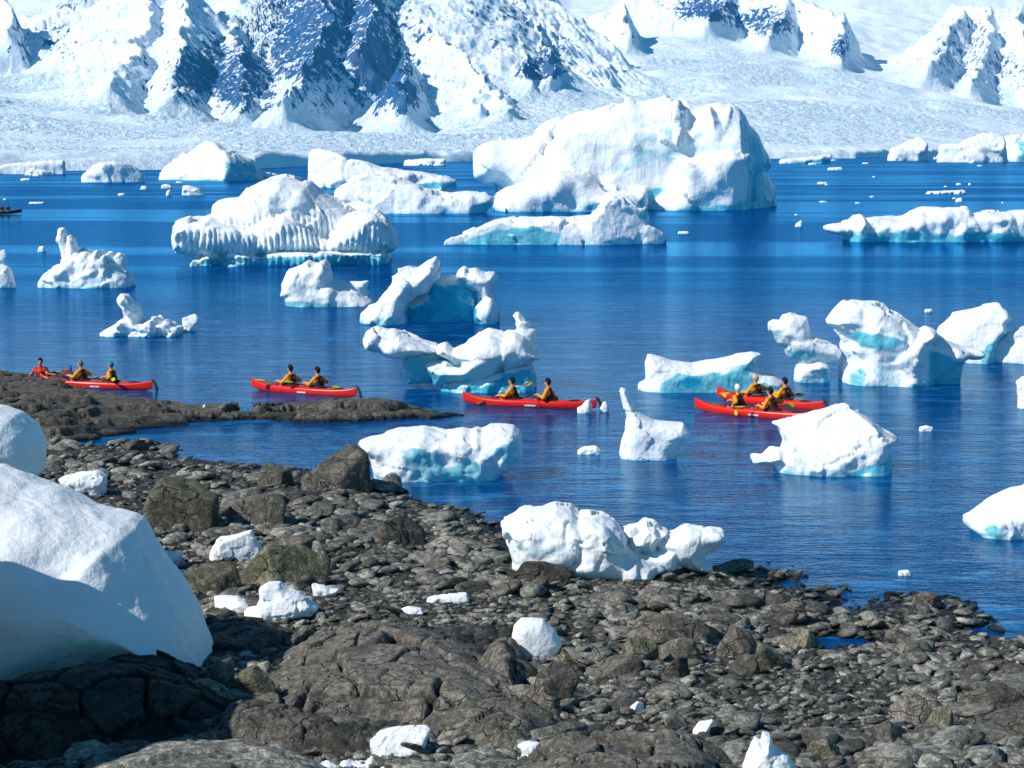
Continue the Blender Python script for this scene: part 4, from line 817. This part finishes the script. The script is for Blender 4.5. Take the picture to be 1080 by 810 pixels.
    outcrop('rock_shelf', 'long low layered rock shelf reaching across the bay behind the beach', [(-260, 418), (0, 412), (60, 413), (110, 420), (160, 427), (200, 430), (215, 431), (240, 429), (300, 427), (370, 427), (430, 429), (470, 433), (505, 438), (470, 441), (430, 443), (370, 446), (300, 447), (240, 448), (215, 450), (160, 453), (120, 462), (60, 470), (-260, 478)],
            1.0, 101, crack=2.6, res=1.6, edge=1.6, strata=.28, fn=lambda x, y: 0 * x, zpl=0.0, hfun=hf, cat='rock shelf', tone=-.05, sink=.1, aniso=(1.5, .8))
    # great fractured outcrop
    outcrop('rock_outcrop', 'broad brown outcrop broken into blocks by deep cracks, centre foreground', [(283, 700), (292, 676), (330, 664), (400, 664), (470, 670), (520, 690), (556, 716), (570, 752), (545, 776), (470, 775), (420, 766), (350, 768), (290, 776), (250, 770), (262, 730)], .68, 103, crack=1.25, edge=1.3, rot=.5, tone=.4)
    outcrop('rock_outcrop', 'dark shadowed outcrop under the huge snow bank', [(-330, 775), (-100, 760), (0, 740), (60, 722), (130, 705), (190, 705), (225, 716), (255, 745), (262, 775), (200, 790), (60, 810), (-330, 830)], 1.0, 105, crack=1.0, edge=1.3, rot=.2, tone=-1.0)  # shadow below the bank put into the near-black tone
    outcrop('rock_outcrop', 'flat shaded rock sheet right of the snow bank', [(180, 668), (230, 640), (300, 660), (330, 676), (300, 706), (250, 716), (200, 712)], .35, 107, crack=1.5, edge=1.0, tone=-.6)  # dark tone paints in the snow bank's shadow
    outcrop('rock_outcrop', 'grooved greenish grey slab at the bottom left', [(105, 812), (150, 796), (200, 788), (280, 792), (345, 800), (380, 830), (380, 900), (60, 900), (70, 830)], .45, 109, crack=1.6, edge=.6, rot=.1, aniso=(2.2, .5), mat=STONE, tone=.5)
    outcrop('rock_outcrop', 'smooth brown whaleback slab at the bottom centre', [(520, 830), (580, 806), (650, 798), (720, 798), (770, 812), (800, 840), (800, 900), (480, 900)], .8, 111, crack=1.1, edge=.7, rot=.3, tone=.2)
    outcrop('rock_outcrop', 'dark jagged outcrop between the snow bank shadow and the ice block', [(205, 775), (240, 752), (300, 760), (370, 775), (395, 795), (330, 800), (250, 795)], .5, 113, crack=.6, edge=.4, rot=.8, tone=-.3)
    outcrop('rock_outcrop', 'stepped blocks below the right end of the broad outcrop', [(455, 790), (460, 758), (520, 742), (575, 752), (600, 775), (585, 796), (520, 802)], .5, 115, crack=.6, edge=.4, rot=.2, tone=0)
    outcrop('rock_outcrop', 'rounded brown rock hump left of the egg shaped ice', [(500, 706), (520, 684), (556, 694), (568, 722), (552, 742), (515, 735)], .7, 117, crack=.8, edge=.5, rot=.2, tone=0)
    outcrop('rock_outcrop', 'flat layered rock along the right edge', [(1000, 752), (1030, 738), (1120, 728), (1180, 760), (1140, 790), (1040, 785)], .35, 119, crack=1.1, edge=.5, aniso=(1.8, .6), tone=0)
build_rocks()
AVOID = [(315, 480, 395, 522), (285, 665, 560, 775), (530, 575, 700, 612)]
scatter_stones()
# ================================================================== kayaks, paddlers
RED = plain('kayak_red_plastic', (0.72, 0.018, 0.008), .28, .5, .08, 3)
BLACK = plain('black_rubber', (0.012, 0.012, 0.014), .55, .4)
CREAM = plain('white_decal', (0.75, 0.74, 0.7), .4)
OLIVE = plain('olive_hatch', (0.16, 0.13, 0.02), .5)
YEL = plain('yellow_paddle_plastic', (0.75, 0.42, 0.01), .35); LIME = plain('lime_plastic', (0.42, 0.48, 0.02), .35)
CARB = plain('dark_shaft', (0.02, 0.02, 0.02), .35)
ORANGE = plain('orange_dry_jacket', (0.92, 0.27, 0.008), .65, .3, .18, 14)
REDJ = plain('red_jacket', (0.55, 0.035, 0.01), .65, .3, .18, 14)
MAROON = plain('dark_life_vest', (0.045, 0.016, 0.02), .8, .2); DARK = plain('dark_clothing', (0.014, 0.015, 0.02), .85, .2)
SKIN = plain('skin', (0.50, 0.27, 0.18), .5, .4, .08)
WHITE = plain('white_knit', (0.8, 0.8, 0.8), .8); TEAL = plain('teal_knit', (0.01, 0.22, 0.27), .85); GREYK = plain('grey_knit', (0.22, 0.16, 0.13), .85)
PALEH = plain('pale_knit', (0.5, 0.42, 0.33), .85)
HAIR = plain('dark_hair', (0.03, 0.018, 0.01), .7)

def capsdf(caps, vox, k=.0, flat=None):
    caps = [(np.array(a, float), np.array(b, float), ra, rb) for a, b, ra, rb in caps]
    lo = np.min([np.minimum(a, b) - max(ra, rb) for a, b, ra, rb in caps], 0) - 3 * vox; hi = np.max([np.maximum(a, b) + max(ra, rb) for a, b, ra, rb in caps], 0) + 3 * vox
    n = np.ceil((hi - lo) / vox).astype(int) + 1; f = np.full(n, -.2, np.float64)
    for a, b, ra, rb in caps:
        m = max(ra, rb) + .035; i0 = np.maximum(((np.minimum(a, b) - m - lo) / vox).astype(int), 0); i1 = np.minimum(((np.maximum(a, b) + m - lo) / vox).astype(int) + 2, n)
        g = [lo[q] + vox * np.arange(i0[q], i1[q]) for q in range(3)]; X, Y, Zg = np.meshgrid(*g, indexing='ij', sparse=True)
        e = b - a; L = (e ** 2).sum() + 1e-9; t = np.clip(((X - a[0]) * e[0] + (Y - a[1]) * e[1] + (Zg - a[2]) * e[2]) / L, 0, 1)
        d = ra + (rb - ra) * t - np.sqrt((X - a[0] - t * e[0]) ** 2 + (Y - a[1] - t * e[1]) ** 2 + (Zg - a[2] - t * e[2]) ** 2)
        s = tuple(slice(i0[q], i1[q]) for q in range(3)); o = f[s]
        if k: h = np.maximum(k - np.abs(o - d), 0) / k; f[s] = np.maximum(o, d) + h * h * k * .25
        else: f[s] = np.maximum(o, d)
    return vdb_mesh(f, lo, vox)
def capmesh(name, caps, vox, mat, k=.0):
    v, f = capsdf(caps, vox, k); return npmesh(name, v, f, mat)

def unit(a): a = np.array(a, float); return a / (np.linalg.norm(a) + 1e-9)
def make_person(label, loc, rot, hat, jacket=ORANGE, vest=MAROON, pc=(-.42, 0, .36), pdir=(0, 1, .1), lean=.0, look=0., sc=1.17, blades=YEL, group='kayakers in the red kayaks', helmet=False, paddle=None, vox=.009):
    """seated figure, facing local -x; pc, pdir: paddle centre and direction; hands close on the shaft"""
    root = link('person', None, None, loc, label, 'person', group, rotz=rot); root.scale = (sc,) * 3
    sh = np.array([-.04 - lean, 0, .50]); hip = np.array([0, 0, .02]); neck = sh + [-.01, 0, .10]; head = neck + [-.02 + 0, 0, .145]
    pd = unit(pdir); pc = np.array(pc, float); hands = [pc - pd * .29, pc + pd * .29]
    if hands[0][1] > hands[1][1]: hands = hands[::-1]
    body = [(hip + [0, -.09, .05], hip + [0, .09, .05], .115, .115), (hip + [0, 0, .05], sh - [0, 0, .12], .125, .14), (sh - [0, .11, .10], sh - [0, -.11, .10], .105, .105),
            (sh - [0, .15, .0], sh + [0, .15, 0], .062, .062), (sh, neck + [0, 0, .02], .07, .052), (neck, head - [0, 0, .04], .05, .055)]
    for s in (-1, 1):
        body += [(hip + [0, s * .1, .03], (-.42, s * .15, .10), .085, .062), ((-.42, s * .15, .10), (-.80, s * .12, .0), .058, .042), ((-.80, s * .12, .0), (-.92, s * .12, .07), .038, .03)]
    ca, sa = math.cos(look), math.sin(look)
    def hp(x, y, z): return head + np.array([x * ca - y * sa, x * sa + y * ca, z])
    body += [(hp(.015, 0, .02), hp(-.012, 0, .035), .084, .078), (hp(-.02, 0, -.02), hp(-.045, 0, -.055), .066, .045), (hp(-.085, 0, .012), hp(-.102, 0, -.018), .012, .018),
             (hp(0, .082, -.01), hp(.004, .085, .02), .014, .018), (hp(0, -.082, -.01), hp(.004, -.085, .02), .014, .018), (hp(-.082, -.024, -.050), hp(-.082, .024, -.050), .011, .011), (hp(-.08, -.045, .038), hp(-.08, .045, .038), .015, .015)]
    arms = []
    for s, H in zip((-1, 1), hands):
        S = sh + [0, s * .185, -.01]; 
        pf = unit((-.25, 0, -.35)); wr = H + unit(S - H) * .075 + np.array([.0, 0, .02]); D = wr - S; L = np.linalg.norm(D); ua = .29; fa = .26
        m = S + D * .5; h2 = max(.02, ((ua + fa) / 2) ** 2 - (L / 2) ** 2); bend = unit(np.array([.25, s * .55, -1.0]) - D * np.dot([.25, s * .55, -1.0], D) / L ** 2)
        E = m + bend * math.sqrt(h2)
        arms += [(S, E, .074, .060), (E, wr, .058, .038)]
        body += [(S, E, .050, .040), (E, wr, .038, .027), (wr, H + unit(wr - H) * .035, .027, .034)]
        # palm resting on the shaft, four fingers curled over it, thumb closing from the side
        up = unit(wr - H); fw = unit(np.cross(pd, up)); fw = fw if fw[0] < 0 else -fw
        for q, (o, ln) in enumerate(((-.033, .92), (-.011, 1.0), (.011, .96), (.033, .8))):
            b0 = H + pd * o + up * .034; b1 = H + pd * o + up * .012 + fw * .030 * ln; b2 = H + pd * o - up * .020 * ln + fw * .022; b3 = H + pd * o - up * .028 * ln - fw * .004
            body += [(b0, b1, .0115, .0105), (b1, b2, .0105, .0095), (b2, b3, .0095, .0085)]
        t0 = H - pd * s * .036 + up * .045; t1 = H - pd * s * .052 - fw * .014 + up * .012; t2 = H - pd * s * .046 - fw * .012 - up * .018
        body += [(t0, t1, .0125, .011), (t1, t2, .011, .0095)]
    link('body', capmesh('body', body, vox, SKIN, .018), root)
    jk = [(hip + [0, -.09, .04], hip + [0, .09, .04], .135, .135), (hip + [0, 0, .05], sh - [0, 0, .12], .145, .155), (sh - [0, .12, .10], sh - [0, -.12, .10], .120, .120), (sh - [0, .17, .0], sh + [0, .17, 0], .075, .075), (sh + [0, 0, .03], neck + [0, 0, .0], .075, .064)] + arms
    link('jacket', capmesh('jacket', jk, .011, jacket, .03), root)
    vs = [(hip + [0.02, -.05, .14], sh + [.02, -.06, -.10], .130, .128), (hip + [.02, .05, .14], sh + [.02, .06, -.10], .130, .128), (sh + [.035, -.07, .0], sh + [.035, .07, .0], .065, .065), (sh + [.10, -.05, -.12], sh + [.10, .05, -.22], .06, .07)]
    link('life_vest', capmesh('life_vest', vs, .011, vest, .03), root)
    hm = {'white': WHITE, 'teal': TEAL, 'grey': GREYK, 'pale': PALEH}.get(hat, DARK)
    hc = [(hp(.012, 0, .060), hp(.004, 0, .085), .100, .088), (hp(.035, 0, .01), hp(.045, 0, .04), .085, .082)]
    if hat == 'cap': hc += [(hp(-.06, -.03, .062), hp(-.135, -.02, .050), .022, .012), (hp(-.06, .03, .062), hp(-.135, .02, .050), .022, .012)]
    else: hc += [(hp(.01, 0, .14), hp(.01, 0, .155), .03, .026)]
    link('hat', capmesh('hat', hc, .009, hm, .02), root)
    link('hair', capmesh('hair', [(hp(.05, 0, .0), hp(.045, 0, -.05), .058, .045)], .01, HAIR, .01), root)
    if paddle: make_paddle(paddle, root, pc, pd, blades, sc)
    return root
def make_paddle(label, root, pc, pd, mat, sc):
    M = Matrix.Translation(root.location) @ Matrix.Rotation(root.rotation_euler[2], 4, 'Z') @ Matrix.Scale(sc, 4)
    c = M @ Vector(pc); d = (M.to_3x3() @ Vector(pd)).normalized()
    p = link('paddle', None, None, c, label, 'paddle', 'double bladed paddles')
    p.rotation_mode = 'QUATERNION'; p.rotation_quaternion = d.to_track_quat('X', 'Z')
    link('shaft', tube('shaft', [(-.78, 0, 0), (.78, 0, 0)], .016, CARB), p)
    for s, tw in ((-1, .2), (1, 1.2)):
        t = np.linspace(0, 1, 13); w = .095 * np.sin(np.pi * np.clip(t, .04, .97)) ** .55 * (.75 + .25 * t); V = []
        for ti, wi in zip(t, w):
            for q in np.linspace(-1, 1, 7): V.append((s * (.76 + .46 * ti), q * wi, .03 * (1 - q * q) * -1 * (1 - abs(2 * ti - 1)) + .008))
        V = np.array(V); V2 = V + [0, 0, .014]; n = len(V); f = gridfaces(13, 7); rim = []
        idx = np.arange(n).reshape(13, 7); loop = list(idx[0]) + list(idx[1:, -1]) + list(idx[-1, -2::-1]) + list(idx[-2:0:-1, 0])
        for a, b in zip(loop, loop[1:] + loop[:1]): rim.append((a, b, b + n, a + n))
        VV = np.concatenate([V, V2]); c_, s_ = math.cos(tw), math.sin(tw); VV = np.stack([VV[:, 0], VV[:, 1] * c_ - VV[:, 2] * s_, VV[:, 1] * s_ + VV[:, 2] * c_], 1)
        link('blade', npmesh('blade', VV, np.concatenate([f[:, ::-1], f + n, np.array(rim)]), mat), p)
def tube(name, pts, r, mat, k=12):
    pts = np.array(pts, float); V, F = [], []
    for i, p in enumerate(pts):
        t = unit(pts[min(i + 1, len(pts) - 1)] - pts[max(i - 1, 0)]); a = unit(np.cross(t, (0, 0, 1) if abs(t[2]) < .9 else (1, 0, 0))); b = np.cross(t, a)
        rr = r[i] if hasattr(r, '__len__') else r
        for q in range(k): V.append(p + rr * (math.cos(6.2832 * q / k) * a + math.sin(6.2832 * q / k) * b))
    for i in range(len(pts) - 1):
        for q in range(k): F.append((i * k + q, i * k + (q + 1) % k, (i + 1) * k + (q + 1) % k, (i + 1) * k + q))
    n = len(V); V += [pts[0], pts[-1]]
    for q in range(k): F += [(n, (q + 1) % k, q, n), (n + 1, (len(pts) - 1) * k + q, (len(pts) - 1) * k + (q + 1) % k, n + 1)]
    me = bpy.data.meshes.new(name); me.from_pydata([tuple(v) for v in V], [], [tuple(dict.fromkeys(f)) for f in F]); me.materials.append(mat)
    for p in me.polygons: p.use_smooth = True
    return me
KL = 5.5
def hullsec(t):       # t 0 bow .. 1 stern -> x, halfwidth, keel z, sheer z, crown z
    x = (t - .5) * KL; s = math.sin(math.pi * min(max(t, 0), 1)); w = .325 * max(s, 0) ** .72 + .012
    e = abs(2 * t - 1); rise = (.27 if t < .5 else .14) * e ** 5; keel = -.10 + (.20 if t < .5 else .12) * e ** 6 + .05 * e ** 2
    sheer = .20 + rise + .05 * e ** 3; crown = sheer + .11 * s ** .8 + .012
    return x, w, keel, sheer, crown
def kayak_base():
    T = 1 - (np.cos(np.linspace(0, math.pi, 61)) + 1) / 2; K = 24; V = []; 
    for t in T:
        x, w, kz, sz, cz = hullsec(t)
        for q in range(K):
            a = 2 * math.pi * q / K; c, s = math.cos(a), math.sin(a)
            y = w * math.copysign(abs(c) ** .8, c)
            z = sz + (cz - sz) * s if s > 0 else sz + (sz - kz) * math.copysign(abs(s) ** .75, s)
            V.append((x, y, z))
    F = [(i * K + q, i * K + (q + 1) % K, (i + 1) * K + (q + 1) % K, (i + 1) * K + q) for i in range(60) for q in range(K)]
    n = len(V); V += [(hullsec(0)[0] - .01, 0, hullsec(0)[3]), (hullsec(1)[0] + .01, 0, hullsec(1)[3])]
    F += [(n, (q + 1) % K, q) for q in range(K)] + [(n + 1, 60 * K + q, 60 * K + (q + 1) % K) for q in range(K)]
    me = bpy.data.meshes.new('hull'); me.from_pydata(V, [], F); me.materials.append(RED)
    for p in me.polygons: p.use_smooth = True
    import bmesh
    bm = bmesh.new(); bm.from_mesh(me); bmesh.ops.recalc_face_normals(bm, faces=bm.faces); bm.to_mesh(me); bm.free()
    return me
SEATS = (-.66, .78)
def ringpts(cx, rx, ry, dz, n=28, zf=None):
    out = []
    for q in range(n + 1):
        a = 6.2832 * q / n; x = cx + rx * math.cos(a); y = ry * math.sin(a); _, w, kz, sz, cz = hullsec(x / KL + .5)
        out.append((x, y, sz + (cz - sz) * math.sqrt(max(0, 1 - (y / w) ** 2)) + dz))
    return out
def disc(name, cx, rx, ry, dz, mat, dome=.0):
    R = ringpts(cx, rx, ry, dz); V = [(cx, 0, hullsec(cx / KL + .5)[4] + dz + dome)]; F = []
    M = ringpts(cx, rx * .55, ry * .55, dz + dome * .8)
    V += R[:-1] + M[:-1]; n = len(R) - 1
    for q in range(n): F += [(1 + q, 1 + (q + 1) % n, 1 + n + (q + 1) % n, 1 + n + q), (1 + n + q, 1 + n + (q + 1) % n, 0)]
    me = bpy.data.meshes.new(name); me.from_pydata(V, [], F); me.materials.append(mat)
    for p in me.polygons: p.use_smooth = True
    return me
MK = {}
def make_kayak(label, px, py, ang, extra=None, flip=1):
    x, y = sea(px, py)
    r = link('kayak', None, None, (float(x), float(y), 0), label, 'kayak', 'red double sea kayaks', rotz=ang)
    if not MK:
        MK['hull'] = kayak_base()
        for i, s in enumerate(SEATS):
            MK['coaming%d' % i] = tube('coaming', ringpts(s - .02, .44, .24, .035), .022, BLACK, 8); MK['spray_skirt%d' % i] = disc('spray_skirt', s - .02, .43, .235, .030, BLACK, .09)
        for i, (s, rx, ry, m) in enumerate(((-1.75, .24, .14, OLIVE), (.06, .14, .12, OLIVE), (1.85, .26, .14, BLACK))): MK['hatch_cover%d' % i] = disc('hatch_cover', s, rx, ry, .012, m, .03)
        MK['rudder'] = tube('rudder', [(2.74, 0, .50), (2.80, 0, .42), (2.86, 0, .28), (2.90, 0, .08), (2.92, 0, -.25)], [.03, .045, .04, .05, .03], BLACK, 8)
        v = coords(MK['rudder']); v[:, 1] *= .35; v[:, 0] = 2.8 + (v[:, 0] - 2.8) * 1.5; setco(MK['rudder'], v)
        dl = []
        for i, (a, b, yy) in enumerate(((-2.4, -1.25, .05), (-1.45, -1.2, .2), (1.3, 2.25, .1))):
            pts = []
            for q in np.linspace(0, 1, 9):
                X = a + (b - a) * q; Yq = yy * (1 if q < .5 else -1) * abs(math.cos(q * 6.28)); _, w_, kz, sz, cz = hullsec(X / KL + .5); Yq = min(Yq, w_ * .6)
                pts.append((X, Yq, sz + (cz - sz) * math.sqrt(max(0, 1 - (Yq / w_) ** 2)) + .014))
            MK['deck_line%d' % i] = tube('deck_line', pts, .009, BLACK, 6)
        for i, sd in enumerate((-1, 1)):
            V = []
            for X in np.linspace(-.1, .35, 10):
                _, w_, kz, sz, cz = hullsec(X / KL + .5)
                for zz in (.06, .125): 
                    s_ = -(( (sz - zz) / (sz - kz)) ** (1 / .75)); c_ = math.sqrt(max(0, 1 - s_ * s_)); V.append((X + .1 * zz, sd * (w_ * c_ ** .8 + .004), zz))
            MK['hull_marking%d' % i] = npmesh('hull_marking', np.array(V), gridfaces(10, 2) if sd < 0 else gridfaces(10, 2)[:, ::-1], CREAM, False)
    for k, m in MK.items(): link(k.rstrip('0123456789'), m, r)
    return r
def seat(k, i, dz=.11):
    c = Matrix.Rotation(k.rotation_euler[2], 3, 'Z') @ Vector((SEATS[i] + .08, 0, dz)); return tuple(Vector(k.location) + c)
def build_boats():
    R = math.radians
    # facing left (local -x); a positive turn swings the bow towards the camera, a negative one away
    kz = make_kayak('red kayak hidden behind the rock shelf under the single paddler at far left', 49, 404, R(80))
    make_person('kayaker in a red jacket and black hat at far left behind the rock shelf', seat(kz, 0), kz.rotation_euler[2] + R(12), 'dark', REDJ, MAROON, (-.40, 0, .36), (0, 1, -.06), paddle='yellow bladed paddle held level by the lone red jacketed kayaker')
    k1 = make_kayak('red kayak at left, its bow hidden by the rock shelf', 101, 409, R(-20))
    make_person('kayaker in grey knit hat, front seat of the left kayak', seat(k1, 0), k1.rotation_euler[2], 'grey', ORANGE, MAROON, (-.38, 0, .27), (.75, .62, -.15), lean=.06, blades=LIME, paddle='lime bladed paddle of the kayaker in the grey knit hat')
    make_person('kayaker in teal hat, rear seat of the left kayak', seat(k1, 1), k1.rotation_euler[2], 'teal', ORANGE, MAROON, (-.36, 0, .26), (.8, -.6, .05), lean=.03, blades=LIME, paddle='lime bladed paddle of the kayaker in the teal hat')
    k2 = make_kayak('red kayak passing close behind the low middle rock of the shelf', 320, 415, R(-32))
    make_person('kayaker in black beanie, front seat of the kayak behind the shelf', seat(k2, 0), k2.rotation_euler[2], 'dark', ORANGE, MAROON, (-.38, 0, .24), (.85, .5, -.1), lean=.02, blades=LIME, paddle='lime bladed paddle of the front kayaker behind the shelf')
    make_person('kayaker in black peaked cap, rear seat of the kayak behind the shelf', seat(k2, 1), k2.rotation_euler[2], 'cap', ORANGE, MAROON, (-.38, 0, .24), (.85, .5, -.12), lean=.04, blades=LIME, paddle='lime bladed paddle of the capped kayaker behind the shelf')
    k3 = make_kayak('red kayak alone on open water in front of the spiked iceberg', 558, 429, R(-17))
    make_person('kayaker in black hat reaching forward with a raised paddle, front of the lone middle kayak', seat(k3, 0), k3.rotation_euler[2], 'dark', ORANGE, DARK, (-.36, -.06, .34), (.93, .15, .38), lean=.05, paddle='paddle with one end raised high, held in the front of the middle kayak', blades=OLIVE)
    make_person('kayaker in dark cap, rear seat of the lone middle kayak', seat(k3, 1), k3.rotation_euler[2], 'cap', ORANGE, MAROON, (-.36, 0, .28), (.35, .95, -.15), lean=.02, blades=OLIVE, paddle='paddle across the lap of the rear kayaker in the middle kayak')
    k4 = make_kayak('farther red kayak of the side by side pair at right', 811, 427, R(-47))
    make_person('kayaker in pale knit hat, front seat of the farther kayak of the pair', seat(k4, 0), k4.rotation_euler[2], 'pale', ORANGE, MAROON, (-.36, 0, .24), (.8, .55, .05), lean=.06, blades=LIME, paddle='lime bladed paddle of the kayaker in the pale knit hat')
    make_person('kayaker in navy hat, rear seat of the farther kayak of the pair', seat(k4, 1), k4.rotation_euler[2], 'dark', ORANGE, MAROON, (-.34, 0, .28), (.3, .95, -.05), look=.2, blades=OLIVE, paddle='dark bladed paddle of the kayaker in the navy hat')
    k5 = make_kayak('nearer red kayak of the side by side pair, its stern behind the beaked iceberg', 796, 439, R(-39))
    make_person('kayaker in white hat leaning forward, front seat of the nearer kayak of the pair', seat(k5, 0), k5.rotation_euler[2], 'white', ORANGE, MAROON, (-.42, -.05, .24), (.72, -.68, -.22), lean=.12, blades=YEL, paddle='yellow bladed paddle dipping beside the bow of the nearer kayak')
    make_person('kayaker in dark hat half hidden by the beaked iceberg', seat(k5, 1), k5.rotation_euler[2], 'dark', ORANGE, MAROON, (-.36, 0, .26), (.6, .8, 0), lean=.10, blades=LIME, paddle='lime bladed paddle of the half hidden kayaker')
    # inflatable boat far left
    x, y = sea(3, 226); b = link('inflatable_boat', None, None, (float(x), float(y), 0), 'tiny dark inflatable boat with passengers at the far left edge', 'inflatable boat')
    pts = [(-1.6, .75, .3), (-.5, .8, .3), (1.2, .72, .33), (2.2, .45, .45), (2.7, 0, .55), (2.2, -.45, .45), (1.2, -.72, .33), (-.5, -.8, .3), (-1.6, -.75, .3)]
    link('tube', tube('tube', pts, .26, BLACK, 14), b)
    v = []; 
    for X in np.linspace(-1.6, 2.3, 8):
        wd = .7 * (1 - max(0, (X - .8) / 1.9) ** 2)
        for q in (-1, -.5, 0, .5, 1): v.append((X, q * wd, .16 - .12 * (1 - abs(q)) + max(0, X - 1) * .12))
    link('floor', npmesh('floor', np.array(v), gridfaces(8, 5), DARK), b)
    link('outboard_motor', capmesh('outboard_motor', [((-1.85, 0, .75), (-1.75, 0, .85), .17, .15), ((-1.85, 0, .7), (-1.9, 0, -.1), .07, .05)], .03, BLACK, .03), b)
    for i, (dx, dy, h) in enumerate(((-1.1, -.5, 'dark'), (.1, -.55, 'dark'), (1.0, -.5, 'cap'))):
        make_person(['passenger in dark clothes at the rear of the tiny inflatable boat', 'passenger in dark clothes amidships in the tiny inflatable boat', 'passenger in dark clothes near the bow of the tiny inflatable boat'][i], (b.location.x + dx, b.location.y + dy, .45), R(90), h, DARK, DARK, group='passengers of the inflatable boat', vox=.02)
build_boats()
